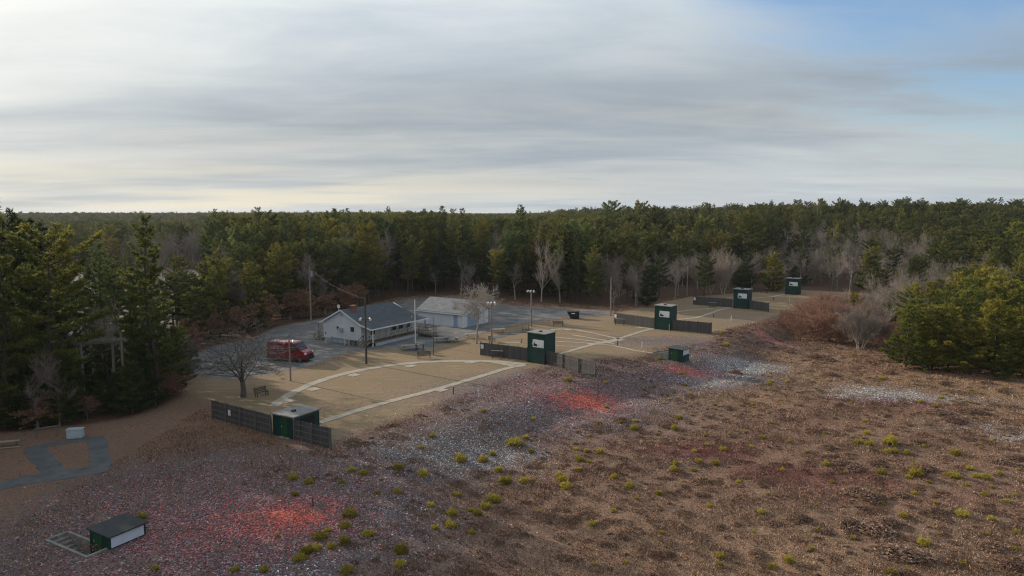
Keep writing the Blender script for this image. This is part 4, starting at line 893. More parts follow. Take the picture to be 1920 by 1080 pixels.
def pine_meshes(seed, H, style):
    rng = np.random.RandomState(seed); tr = MB()
    n = 9; ph = rng.uniform(0, 6.28, 2); am = H * .012
    def axis(z): return np.array([am * math.sin(z * .35 + ph[0]), am * math.sin(z * .27 + ph[1]), z])
    r0 = .011 * H + .05
    for k in range(n):
        za, zb = H * k / n - (.3 if k == 0 else 0), H * (k + 1) / n
        tr.tube(axis(za), axis(zb), r0 * (1 - .92 * k / n), r0 * (1 - .92 * (k + 1) / n), 6, cap=False)
    C = []; D = []; T = []
    base = dict(white=.14, pitch=.28, bushy=.04, scrag=.42)[style]
    nb = int(dict(white=3.3, pitch=3.0, bushy=5.0, scrag=2.3)[style] * H)
    Lm = dict(white=.20, pitch=.23, bushy=.33, scrag=.20)[style] * H
    az = 0; lean = rng.uniform(-.15, .15, 2)
    for i in range(nb):
        t = (i + rng.uniform(0, 1)) / nb; h = H * (base + (1 - base) * t ** .92)
        if style in ('white',): h = round(h / .75) * .75 + rng.uniform(-.14, .14)
        h = min(h, H * .985); t = (h / H - base) / (1 - base); t = min(max(t, 0), 1)
        if style == 'white': prof = (1 - t) ** .72 * (.55 + .45 * min(1, t / .18)) + .05
        elif style == 'bushy': prof = (1 - t ** 1.7) ** .75 * (.7 + .3 * min(1, t / .12)) + .06
        else: prof = math.sqrt(max(0, 1 - ((t - .38) / .68) ** 2)) * .92 + .05
        az += 2.4 + rng.uniform(-.5, .5)
        L = Lm * prof * rng.uniform(.55, 1.18) * (1 + lean[0] * math.cos(az) + lean[1] * math.sin(az))
        if L < .25: L = .25
        up = -.12 + .9 * t ** 2 + rng.uniform(-.12, .18)
        o = axis(h); dh = np.array([math.cos(az), math.sin(az), 0.0]); lat = np.array([-dh[1], dh[0], 0]); bt = rng.uniform(0, 1)
        m = 4; pts = [o + dh * L * s + np.array([0, 0, L * (up * s + .22 * s * s)]) for s in np.linspace(0, 1, m)]
        for k in range(m - 1): tr.tube(pts[k], pts[k + 1], .018 * L * (1 - k / m) + .012, .018 * L * (1 - (k + 1) / m) + .01, 3, cap=False)
        k = max(7, int((L * L * 4.6 + L * 14) * (.8 if style == 'white' else 1)))
        s = rng.uniform(.16, 1.0, k) ** .72; wmax = .34 * L * (1.12 - s) + .16; w = rng.uniform(-1, 1, k) * wmax
        px = np.stack([np.interp(s, np.linspace(0, 1, m), [p[j] for p in pts]) for j in range(3)], 1)
        px += lat * w[:, None] + np.stack([rng.normal(0, .05, k), rng.normal(0, .05, k), rng.normal(.03, .06 + .012 * L, k) - .10 * np.abs(w)], 1)
        dd = dh * .8 + lat * (w / wmax)[:, None] * .5 + np.array([0, 0, .55])
        keep = s > .16
        C.append(px[keep]); D.append(dd[keep]); T.append(np.clip(.10 + .42 * bt + .42 * s[keep] * (.45 + .55 * t) + rng.normal(0, .06, keep.sum()), 0, 1))  # tone climbs outward and upward: sunlit tips over shaded interiors, painted in
    C = np.concatenate(C); D = np.concatenate(D); T = np.concatenate(T)
    V, TT = fan(C, D, .36, .13, rng, 5, .8, T)
    return tr, V, TT
def bare_meshes(seed, H, spread=.55, upright=.5, stems=1, twigs=True, leaf=0, dens=1.0, trunk=.52, rmin=.012, rk=1.0, fork=0):
    rng = random.Random(seed); tr = MB(); tw = MB(); LV = []
    def grow(p, d, L, r, lev):
        seg = 4 if lev < 2 else 3; q = p
        for k in range(seg):
            sg = .10 if lev else (.035 if stems == 1 else .08)
            d = (d + Vector((rng.gauss(0, sg), rng.gauss(0, sg), rng.gauss(0, .06) + .03 * upright))).normalized()
            e = q + d * (L / seg); ra = r * (1 - .55 * k / seg); rb = r * (1 - .55 * (k + 1) / seg)
            (tr if lev < 2 else tw).tube(q, e, ra, rb, 7 if lev == 0 else (5 if lev == 1 else 3), cap=False)
            q = e
            if lev < 5 and (lev > 0 or k >= (1 if stems == 1 else 0)):
                for _ in range(rng.choice((1, 2, 2)) if lev < 4 else rng.choice((1, 1, 2))):
                    if rng.random() > dens: continue
                    a = rng.uniform(0, 6.28); u = Vector((math.cos(a), math.sin(a), 0)); u = (u - d * u.dot(d)).normalized()
                    nd = (d * (1 - spread * .45) + u * spread * rng.uniform(.7, 1.25) + Vector((0, 0, upright * .32))).normalized()
                    grow(q, nd, L * rng.uniform(.48, .72), max(rb * .62, rmin), lev + 1)
            if leaf and lev >= 3: LV.append(tuple(q))
    if fork:
        tr.tube((0, 0, -.2), (.05, 0, fork * .5), .30, .24, 9, cap=False); tr.tube((.05, 0, fork * .5), (0, 0, fork + .15), .24, .22, 9, cap=False)
        for s in range(6):
            a = s * 1.047 + rng.uniform(-.3, .3); le = (.18 if s % 3 == 0 else rng.uniform(.55, 1.0)); d = Vector((math.cos(a) * le, math.sin(a) * le, 1)).normalized()
            grow(Vector((0, 0, fork * rng.uniform(.82, 1.05))), d, H * .50, .115 * rng.uniform(.75, 1.1), 1)
        stems = 0
    for s in range(stems):
        a = rng.uniform(0, 6.28); d = Vector((0, 0, 1)) if stems == 1 else Vector((math.cos(a) * .32, math.sin(a) * .32, 1)).normalized()
        b = Vector((0, 0, -.2)) if stems == 1 else Vector((math.cos(a) * .5 * rng.random(), math.sin(a) * .5 * rng.random(), -.2))
        grow(b, d, H * (trunk if stems == 1 else .55), rk * (.014 * H + .035 if stems == 1 else .008 * H + .02), 0)
    # bring the drawn height to H
    zm = max(v[2] for v in tr.v + tw.v); k = H / zm
    tr.v = [(x * k, y * k, z * k) for x, y, z in tr.v]; tw.v = [(x * k, y * k, z * k) for x, y, z in tw.v]
    LV = [(x * k, y * k, z * k) for x, y, z in LV]
    return tr, tw, LV
PROTO = {}
def tree_proto(key, kind, **kw):
    r = empty(dict(pine='pine_tree', bare='bare_tree', oak='oak_sapling', thick='thicket_shrub')[kind])
    if kind == 'pine':
        tr, V, T = pine_meshes(**kw); tr.build('trunk', M['bark'], r)
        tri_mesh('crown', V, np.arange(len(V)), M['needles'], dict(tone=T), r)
    else:
        bark = kw.pop('bark', 'darkbark'); twm = kw.pop('twm', 'twig'); lf = kw.get('leaf', 0); lm = kw.pop('lm', 'russet')
        tr, tw, LV = bare_meshes(**kw); tr.build('trunk', M[bark], r); tw.build('crown', M[twm], r)
        if lf and LV:
            rng = np.random.RandomState(3); LV = np.array(LV); LV = LV[rng.rand(len(LV)) < lf]
            V, T = fan(LV, np.tile([0, 0, -.2], (len(LV), 1)) + rng.normal(0, .5, (len(LV), 3)), .17, .13, rng, 3, .8, rng.uniform(.1, .95, len(LV)))
            tri_mesh('leaves', V, np.arange(len(V)), M[lm], dict(tone=T), r)
    PROTO[key] = r; return r
def make_protos():
    for i, (st, H) in enumerate([('white', 18), ('white', 18), ('white', 16), ('pitch', 15), ('pitch', 15), ('pitch', 13), ('scrag', 16), ('bushy', 10), ('bushy', 9), ('bushy', 11)]):
        tree_proto('p%d' % i, 'pine', seed=11 + i, H=H, style=st); PROTO['p%d' % i]['H'] = H
    for i, (H, sp, up, st, bk, dn) in enumerate([(11, .55, .45, 1, 'darkbark', .95), (12, .42, .8, 1, 'palebark', .95), (10, .6, .5, 1, 'palebark', .9), (9, .5, .7, 3, 'palebark', .8), (13, .5, .6, 1, 'darkbark', .9)]):
        tree_proto('b%d' % i, 'bare', seed=50 + i, H=H, spread=sp, upright=up, stems=st, bark=bk, dens=dn); PROTO['b%d' % i]['H'] = H
    for i in range(2):
        tree_proto('o%d' % i, 'oak', seed=70 + i, H=5.5, spread=.7, upright=.3, stems=1 + i, bark='darkbark', leaf=.45, dens=.8); PROTO['o%d' % i]['H'] = 5.5
    for i in range(3):
        tree_proto('t%d' % i, 'thick', seed=80 + i, H=4.5, spread=.6, upright=.65, stems=6, bark='redtwig', twm='redtwig', dens=.62); PROTO['t%d' % i]['H'] = 4.5
def stats(): 
    for k, r in PROTO.items(): print(k, sum(len(c.data.polygons) for c in r.children), [round(x, 1) for x in max((c.dimensions for c in r.children), key=lambda d: d.z)])
ORD = 'nearest second third fourth fifth sixth seventh eighth ninth tenth eleventh twelfth thirteenth fourteenth fifteenth sixteenth seventeenth eighteenth nineteenth twentieth'.split()
TENS = {2: 'twenty', 3: 'thirty', 4: 'forty', 5: 'fifty', 6: 'sixty', 7: 'seventy', 8: 'eighty', 9: 'ninety'}
def nth(i):
    """0 -> nearest, 1 -> second nearest ..."""
    if i == 0: return 'nearest'
    n = i + 1
    if n <= 20: return ORD[n - 1] + ' nearest'
    t, u = divmod(n, 10)
    if u == 0: return TENS[t][:-1] + 'ieth nearest'
    return TENS[t] + '-' + (['first'] + ORD[1:9])[u - 1] + ' nearest'
MARKS = [(-400, 'left of the plank bench'), (60, 'behind the plank bench'), (115, 'behind the rustic rail'), (170, 'behind the pale cabinet'), (215, 'left of the timber utility frame'), (262, 'right of the timber utility frame'),
         (320, 'behind the blue-boxed post'), (400, 'behind the left end of the lot'), (470, 'behind the big bare tree'), (545, 'behind the red van'), (600, 'around the transformer pole'), (690, 'behind the clubhouse gable'),
         (775, 'behind the clubhouse roof'), (840, 'behind the flagpole'), (910, 'behind the long shed'), (980, 'behind the clustered-lamp pole'), (1040, 'behind the three-lamp pole'), (1110, 'behind the dumpster'), (1170, 'behind the pole nearest the dumpster'),
         (1240, 'behind the boxed pole'), (1310, 'behind the farthest pole'), (1370, 'behind the third left fence'), (1440, 'behind the third tall skeet house'), (1520, 'behind the farthest skeet house'), (1600, 'behind the red-brown thicket'), (1660, 'behind the white-stemmed clump'),
         (1740, 'at the left of the right-hand pine stand'), (1830, 'in the middle of the right-hand pine stand'), (9999, 'at the right end of the pine stand')]
def mark_of(px):
    for m, s in MARKS:
        if px < m: return s
    return MARKS[-1][1]
def forest():
    rng = np.random.RandomState(42); pts = []
    def ring(y0, y1, s, jit=.42):
        out = []
        xr = max(y1 * .92, 90)
        xs = np.arange(-xr, xr, s); ys = np.arange(y0, y1, s)
        X, Y = np.meshgrid(xs, ys); X = X + rng.uniform(-jit, jit, X.shape) * s; Y = Y + rng.uniform(-jit, jit, Y.shape) * s
        X = X.ravel(); Y = Y.ravel(); k = np.abs(X) < np.maximum(Y * .90 + 6, 0) + 14
        k |= (X < -50) & (X > -115) & (Y < 110)
        return np.stack([X[k], Y[k]], 1)
    rs_ = ring(78, 135, 3.9); rs_ = rs_[rs_[:, 0] > 52]
    P0 = ring(-25, 170, 4.9); P0 = P0[~((P0[:, 0] > 52) & (P0[:, 1] > 78) & (P0[:, 1] < 135))]
    P = np.concatenate([P0, rs_, ring(170, 330, 5.4), ring(330, 620, 7.0), ring(620, 1250, 11.0), ring(1250, 1900, 15.0)])
    op = poly_sd(OPEN, P[:, 0], P[:, 1]); cl = poly_sd(CLEAR, P[:, 0], P[:, 1])
    k = (op < -1.2) & ~((cl > 0) & (rng.rand(len(P)) > .06)); P = P[k]; op = op[k]
    x, y = P.T; n = len(P); px, _ = pix(x, y, hgt(x, y)); dist = -op
    hn = sum(np.sin(x / a + p) * np.sin(y / b + q) for a, b, p, q in ((31, 24, 0, 1), (17, 21, 2, 3), (11, 9, 4, 5)))
    kind = np.empty(n, object); Ht = np.zeros(n); tint = np.ones((n, 3))
    for i in range(n):
        r = rng.rand(); d = dist[i]; q = px[i]; Y = y[i]; X = x[i]
        if Y < 112 and X < 0:      # left belt
            e = rng.rand()
            if d < 6.5 and e < .62: K, h = ('o', rng.uniform(2.5, 5)) if e < .20 else ('s', rng.uniform(3.5, 9))
            elif e < .08: K, h = 'b', rng.uniform(7, 12)
            else: K, h = ('w' if e < .42 else ('c' if e < .60 else 'q')), rng.uniform(13.5, 18.8)
            if Y > 88 and X < -42: h = min(h, rng.uniform(8, 13))
        elif X > 40 and Y < 140:   # right-hand stand
            e = rng.rand()
            if q < 1700 and d < 14: K, h = ('b', rng.uniform(6, 8)) if e < .8 else ('q', rng.uniform(5, 7))
            else: K, h = ('s' if e < .62 else ('w' if e < .76 else 'q' if e < .95 else 'b')), rng.uniform(4.8, 10.6) + (1.0 if Y > 100 else 0) - (2.5 if d < 3 and e < .5 else 0)
            if Y > 108 and q < 1735: K = 'b' if e < .7 else K
        elif q < 400 and Y > 112:
            K, h = ('b' if (rng.rand() < (.55 if Y < 620 else .25)) else ('w' if r < .4 else 'q')), rng.uniform(11, 15.5)
            if Y > 620: h = rng.uniform(12, 16)
            if Y < 180: h = rng.uniform(8, 13)
        elif q < 620:              # wood behind the lot, low edge
            e = rng.rand()
            if d < 5: K, h = ('o', rng.uniform(4, 6.5)) if e < .35 else (('b', rng.uniform(7, 10)) if e < .55 else ('s', rng.uniform(7, 11)))
            elif d < 22: K, h = ('s' if e < .30 else 'q' if e < .8 else 'b'), rng.uniform(8.5, 11) + d * .16
            else: K, h = ('w' if e < .5 else 'q'), rng.uniform(14, 19)
        elif q < 1130:             # tall dark wood behind the buildings
            e = rng.rand()
            if d < 4 and e < .30: K, h = ('o', rng.uniform(3, 6)) if q < 740 else ('b', rng.uniform(6, 10))
            else:
                K, h = ('w' if e < .5 else 'q' if e < .80 else 's' if e < .87 else 'c'), rng.uniform(14.5, 19.5) - (2.2 if q > 830 else 0) - max(0, 1 - d / 16) * rng.uniform(1.5, 6)
                if e > .94: K = 'b'
        else:                      # bare mixed edge and the slope of pines behind it
            e = rng.rand(); dd = 24 if q < 1420 else 46
            if d < dd: K, h = ('b' if e < .72 else 'q' if e < .86 else 's'), rng.uniform(7, 11)
            else:
                K, h = ('w' if e < .38 else 'q' if e < .80 else 's' if e < .9 else 'b'), rng.uniform(11, 14.5)
                if q > 1440 and q < 1745 and d < 95 and e > .34: K, h = 'b', rng.uniform(9, 13.5)
                if q >= 1745 and Y < 300: K, h = ('s' if e < .5 else 'q'), rng.uniform(9, 13)
        # keep most crowns near the level skyline
        if Y > 150 and X < 90:
            lim = (19.0 + rng.exponential(2.0) + 1.0 * hn[i] if Y < 260 else 18.7 + rng.exponential(.75) + .8 * hn[i] * (Y < 500)) - float(hgt(X, Y)) + (0 if Y < 700 else .5); h = min(h, lim)
            if Y > 230 and q > 400: h = max(h, min(lim - .3, 18) - rng.exponential(2.6))
        kind[i] = K; Ht[i] = max(h, 2.2) + (.6 * hn[i] if K in 'wq' and Y < 150 else 0)
    prot = {'w': ['p0', 'p1', 'p2'], 'q': ['p3', 'p4', 'p5', 'p2'], 'c': ['p6', 'p6', 'p3'], 's': ['p7', 'p8', 'p9'], 'b': ['b0', 'b1', 'b2', 'b3', 'b4'], 'o': ['o0', 'o1']}
    key = np.array([prot[k][rng.randint(len(prot[k]))] for k in kind]); hk = np.array([PROTO[k]['H'] for k in key])
    em = (rng.rand(n) < .05) & (y > 125) & (y < 300) & (kind == 'w'); Ht = np.where(em, 20.6 + rng.rand(n) * 2.0 - hgt(x, y), Ht)
    em = (rng.rand(n) < .10) & (y > 185) & (x > 40) & (kind != 'b') & (kind != 'o'); Ht = np.where(em, Ht * rng.uniform(1.12, 1.30, n), Ht)
    # hand-placed trees that stand out in the photograph
    manual = [(292, 757, 'p1', 19.6, (1.45, 1.25, .8)), (20, 800, 'p0', 21.2, (1.0, 1.0, 1)), (110, 795, 'p4', 17.5, (1.2, 1.15, .9)), (1700, 690, 'p8', 8.6, (1.5, 1.4, .8)), (1745, 692, 'p7', 8.5, (1.6, 1.4, .8)), (1775, 694, 'p9', 8.8, (1.5, 1.35, .8)), (1820, 700, 'p8', 7.0, (1.8, 1.5, .8)), (1860, 700, 'p7', 9.8, (1.5, 1.35, .8)), (1915, 708, 'p9', 9.4, (1.5, 1.35, .8)), (1880, 712, 'p8', 4.5, (1.8, 1.6, .8)), (1730, 698, 'p8', 3.6, (1.6, 1.5, .8)),  # first pine's golden tint paints low sunlight onto its crown
              (1450, 546, 'p8', 9.5, (1.5, 1.3, .8)), (1320, 556, 'p5', 9.5, (1, 1, 1)), (1215, 573, 'p7', 8.6, (.6, .7, .9)), (705, 563, 'p2', 15.5, (1, 1, 1)), (470, 600, 'p7', 10.5, (1.5, 1.3, .8)), (530, 597, 'p3', 13, (1.2, 1.15, .8)),
              (1015, 566, 'b1', 15.0, (1.2, 1.2, 1.2)), (1050, 567, 'b1', 12.5, (1, 1, 1)), (1330, 552, 'b3', 13.2, (1.3, 1.3, 1.3)), (1355, 552, 'b3', 12.5, (1.3, 1.3, 1.3)), (1265, 562, 'b2', 9.8, (1.3, 1.3, 1.3)), (1195, 575, 'b4', 10.0, (1.1, 1.1, 1.1)), (1560, 545, 'b4', 12.5, (1, 1, 1)), (1690, 600, 'b1', 11, (1, 1, 1)), (1500, 540, 'b2', 11, (1, 1, 1)),
              (352, 652, 'o1', 4.5, (1, 1, 1)), (372, 645, 'p8', 8.5, (1.1, 1.1, .9)), (392, 640, 'o0', 5.5, (1, 1, 1)), (412, 634, 'p3', 10.5, (1.2, 1.15, .8)), (432, 632, 'o1', 5.0, (1, 1, 1)), (452, 628, 'o0', 6.0, (1, 1, 1)), (478, 618, 'p7', 9.0, (1.3, 1.2, .8)), (500, 610, 'o1', 6.0, (1, 1, 1)), (545, 600, 'o0', 6.5, (1, 1, 1)), (565, 596, 'o1', 6.0, (1, 1, 1)), (612, 592, 'o0', 5.0, (1, 1, 1)), (650, 580, 'o1', 5.5, (1, 1, 1)), (672, 575, 'o0', 6.0, (1, 1, 1)),
              (12, 806, 'p8', 4.2, (.9, .9, .9)), (48, 803, 'p9', 5.0, (.8, .9, .9)), (88, 798, 'o1', 3.2, (1, 1, 1)), (122, 796, 'p7', 4.6, (.8, .9, .9)), (138, 786, 'p8', 6.0, (.85, .9, .9)), (165, 788, 'o0', 3.0, (1, 1, 1)), (188, 777, 'p8', 3.4, (1, 1, .9)), (222, 772, 'p9', 4.0, (.8, .85, .9)), (250, 776, 'p8', 5.2, (.85, .9, .9)), (272, 766, 'p7', 6.2, (.8, .9, .9)), (302, 748, 'o1', 3.6, (1, 1, 1)), (318, 738, 'p8', 5.5, (.8, .85, .9)), (334, 722, 'p9', 6.5, (.8, .85, .9)), (342, 705, 'p8', 6.0, (.85, .9, .9)), (345, 690, 'o0', 4.5, (1, 1, 1)), (200, 752, 'p7', 6.5, (.9, .95, .9)), (155, 755, 'p9', 7.5, (.8, .9, .9)), (60, 770, 'p7', 8, (.8, .9, .9)), (20, 775, 'p9', 8, (.8, .9, .9)), (255, 748, 'p7', 7.5, (.8, .9, .9)),
              (345, 622, 'p5', 10, (1.1, 1.1, .9)), (365, 606, 'p9', 9, (1.2, 1.15, .85)), (392, 600, 'p5', 10.5, (1.1, 1.1, .9)), (425, 598, 'p2', 11.5, (1.2, 1.1, .85)), (340, 590, 'p3', 11, (1, 1, 1)),
              (72, 805, 'b4', 8.5, (1, 1, 1)), (112, 800, 'b4', 8.0, (1, 1, 1)), (330, 720, 'b2', 7.0, (1, 1, 1)), (1160, 576, 'b4', 8.5, (1, 1, 1))]
    mx, my, mk, mh, mt = [], [], [], [], []
    for q, w_, kk, h_, tt in manual:
        a = at(q, w_); mx.append(a[0]); my.append(a[1]); mk.append(kk); mh.append(h_); mt.append(tt)
    # clear jittered trees off the hand-placed ones
    keep = np.ones(n, bool)
    for a, b in zip(mx, my): keep &= np.hypot(x - a, y - b) > 2.6
    x = np.concatenate([x[keep], mx]); y = np.concatenate([y[keep], my]); key = np.concatenate([key[keep], mk]); Ht = np.concatenate([Ht[keep], mh]); op = np.concatenate([op[keep], np.full(len(mx), -1)])
    tint = np.concatenate([np.ones((keep.sum(), 3)), np.array(mt)]); man = np.concatenate([np.zeros(keep.sum(), bool), np.ones(len(mx), bool)])
    for i in range(len(x)):
        if not man[i]:
            e = rng.rand(); q, _ = pix(x[i], y[i], 0)
            if key[i][0] == 'p':
                g = rng.choice([.6, .8, 1.0, 1.2, 1.4]); base_ = [(1, 1, 1), (1.2, 1.05, .8), (.85, 1, 1.15), (1.1, 1.0, .9)][rng.randint(4)]
                if (x[i] > 52 and y[i] < 150) or (q > 1720 and y[i] < 270): g = rng.uniform(.85, 1.65); base_ = (1.35, 1.2, .8)
                tint[i] = np.array(base_) * g * rng.uniform(.88, 1.1)
                if x[i] < -30 and y[i] < 112: g *= .82; base_ = (.92, 1.0, 1.05)
                tint[i] = np.array(base_) * g * rng.uniform(.88, 1.1)
                if e > .965: tint[i] = (1.6, 1.3, .75)
            else: tint[i] = rng.uniform(.75, 1.25)
    kf = ~((np.abs(pix(x, y, 0)[0] - 198) < 62) & (y < 69.5) & ~man) ; x, y, key, Ht, op, tint, man = (q_[kf] for q_ in (x, y, key, Ht, op, tint, man))
    z = hgt(x, y); n = len(x); rot = rng.uniform(0, 6.28, n); scl = Ht / np.array([PROTO[k]['H'] for k in key]); sxy = scl * rng.uniform(.88, 1.18, n)
    # how much of each tree the photograph can show: walk outwards, column by column
    d = np.hypot(x, y); qx, qtop = pix(x, y, z + Ht); _, qb = pix(x, y, z); vis = np.zeros(n); hor = np.full(2400, 2000.0)
    for i in np.argsort(d):
        if y[i] < 5: continue
        wpx = .16 * Ht[i] * FPX / y[i]; a = int(max(0, qx[i] - wpx + 240)); b = int(min(2400, qx[i] + wpx + 240))
        if b <= a or b < 240 or a > 2160: continue
        seg = hor[a:b]; top = qtop[i]; vis[i] = np.clip(np.minimum(seg, qb[i]) - top, 0, None).sum()
        pad = (qb[i] - top) * .30; seg[:] = np.minimum(seg, top + pad if key[i][0] in 'p' else qb[i] - (qb[i] - top) * .3)
    vis[man] += 1e6
    ind = np.zeros(n, bool)
    for pre, cap in (('p', 296), ('b', 200), ('o', 90)):
        c = np.where([k[0] == pre for k in key])[0]; c = c[(vis[c] > 25)]; c = c[np.argsort(-vis[c])][:cap]; ind[c] = True
    print('trees', n, 'individual', ind.sum(), 'pines', sum(k[0] == 'p' for k in key[ind]))
    # individuals
    used = set(); binc = {}
    KN = {'p': ('pine', 'pines'), 'b': ('bare tree', 'bare trees'), 'o': ('russet oak sapling', 'oak saplings')}
    LOOK = {'p0': 'tall layered', 'p1': 'tall layered', 'p2': 'tall layered', 'p3': 'round-crowned', 'p4': 'round-crowned', 'p5': 'round-crowned', 'p6': 'gaunt high-crowned', 'p7': 'bushy', 'p8': 'bushy', 'p9': 'bushy',
            'b0': 'dark-barked', 'b1': 'pale upright', 'b2': 'pale spreading', 'b3': 'pale many-stemmed', 'b4': 'dark-barked', 'o0': 'small', 'o1': 'small'}
    order = [i for i in np.argsort(d) if ind[i]]
    for i in order:
        kk = str(key[i]); src = PROTO[kk]
        o = src if kk not in used else copy_tree(src); used.add(kk)
        o.location = (x[i], y[i], z[i]); o.rotation_euler = (0, 0, rot[i]); o.scale = (sxy[i], sxy[i], scl[i])
        o['H'] = PROTO[kk]['H']
        nm, pl = KN[kk[0]]; mk = mark_of(qx[i]); look = LOOK[kk]
        if kk[0] == 'p' and tint[i][0] > 1.6: look = 'golden ' + look
        c = binc.setdefault((look, mk), 0); binc[(look, mk)] += 1
        ex = '' 
        o['label'] = '%s %s, %s such %s %s' % (look, nm, nth(c), 'tree' if kk[0] != 'o' else 'sapling', mk)
        if kk[0] == 'p': o['group'] = 'pines of the surrounding wood'
        elif kk[0] == 'b': o['group'] = 'leafless trees of the surrounding wood'
        else: o['group'] = 'russet oak saplings along the wood edge'
        o['category'] = {'p': 'pine tree', 'b': 'bare tree', 'o': 'oak sapling'}[kk[0]]
        for ch in o.children: ch.color = (*tint[i], 1)
    for kk, r in PROTO.items():
        if kk not in used and kk[0] != 't': print('unused proto', kk)
    # the rest of the wood as one mass
    rest = np.where(~ind)[0]; names = sorted(k for k in PROTO if k[0] in 'pbo')
    me = bpy.data.meshes.new('woodland'); me.vertices.add(len(rest)); me.vertices.foreach_set('co', np.stack([x[rest], y[rest], z[rest]], 1).astype(np.float32).ravel())
    def attr(nm, typ, dat, fld='value'):
        a = me.attributes.new(nm, typ, 'POINT'); a.data.foreach_set(fld, np.ascontiguousarray(dat).ravel())
    attr('idx', 'INT', np.array([names.index(k) for k in key[rest]], np.int32))
    attr('rotv', 'FLOAT_VECTOR', np.stack([rot[rest] * 0, rot[rest] * 0, rot[rest]], 1).astype(np.float32), 'vector')
    attr('sclv', 'FLOAT_VECTOR', np.stack([sxy[rest], sxy[rest], scl[rest]], 1).astype(np.float32), 'vector')
    wo = bpy.data.objects.new('woodland', me); col.objects.link(wo); wo['kind'] = 'stuff'; wo['label'] = 'unbroken pine and oak wood stretching back to the horizon'; wo['category'] = 'woodland'
    ng = bpy.data.node_groups.new('woodland_scatter', 'GeometryNodeTree'); ng.interface.new_socket('Geometry', in_out='INPUT', socket_type='NodeSocketGeometry'); ng.interface.new_socket('Geometry', in_out='OUTPUT', socket_type='NodeSocketGeometry')
    t = NT(ng); gi = t.node('NodeGroupInput'); go = t.node('NodeGroupOutput'); iop = t.node('GeometryNodeInstanceOnPoints'); t.link(gi.outputs[0], iop.inputs['Points']); jall = t.node('GeometryNodeJoinGeometry')
    for nme in reversed(names):
        j = t.node('GeometryNodeJoinGeometry')
        for ch in PROTO[nme].children:
            oi = t.node('GeometryNodeObjectInfo'); oi.inputs['Object'].default_value = ch; t.link(oi.outputs['Geometry'], j.inputs[0])
        g2 = t.node('GeometryNodeGeometryToInstance'); t.link(j.outputs[0], g2.inputs[0]); t.link(g2.outputs[0], jall.inputs[0])
    t.link(jall.outputs[0], iop.inputs['Instance']); iop.inputs['Pick Instance'].default_value = True
    def na(nm, typ):
        a = t.node('GeometryNodeInputNamedAttribute', data_type=typ); a.inputs[0].default_value = nm; return a.outputs[0]
    t.link(na('idx', 'INT'), iop.inputs['Instance Index']); t.link(na('rotv', 'FLOAT_VECTOR'), iop.inputs['Rotation']); t.link(na('sclv', 'FLOAT_VECTOR'), iop.inputs['Scale'])
    t.link(iop.outputs[0], go.inputs[0])
    mo = wo.modifiers.new('scatter', 'NODES'); mo.node_group = ng

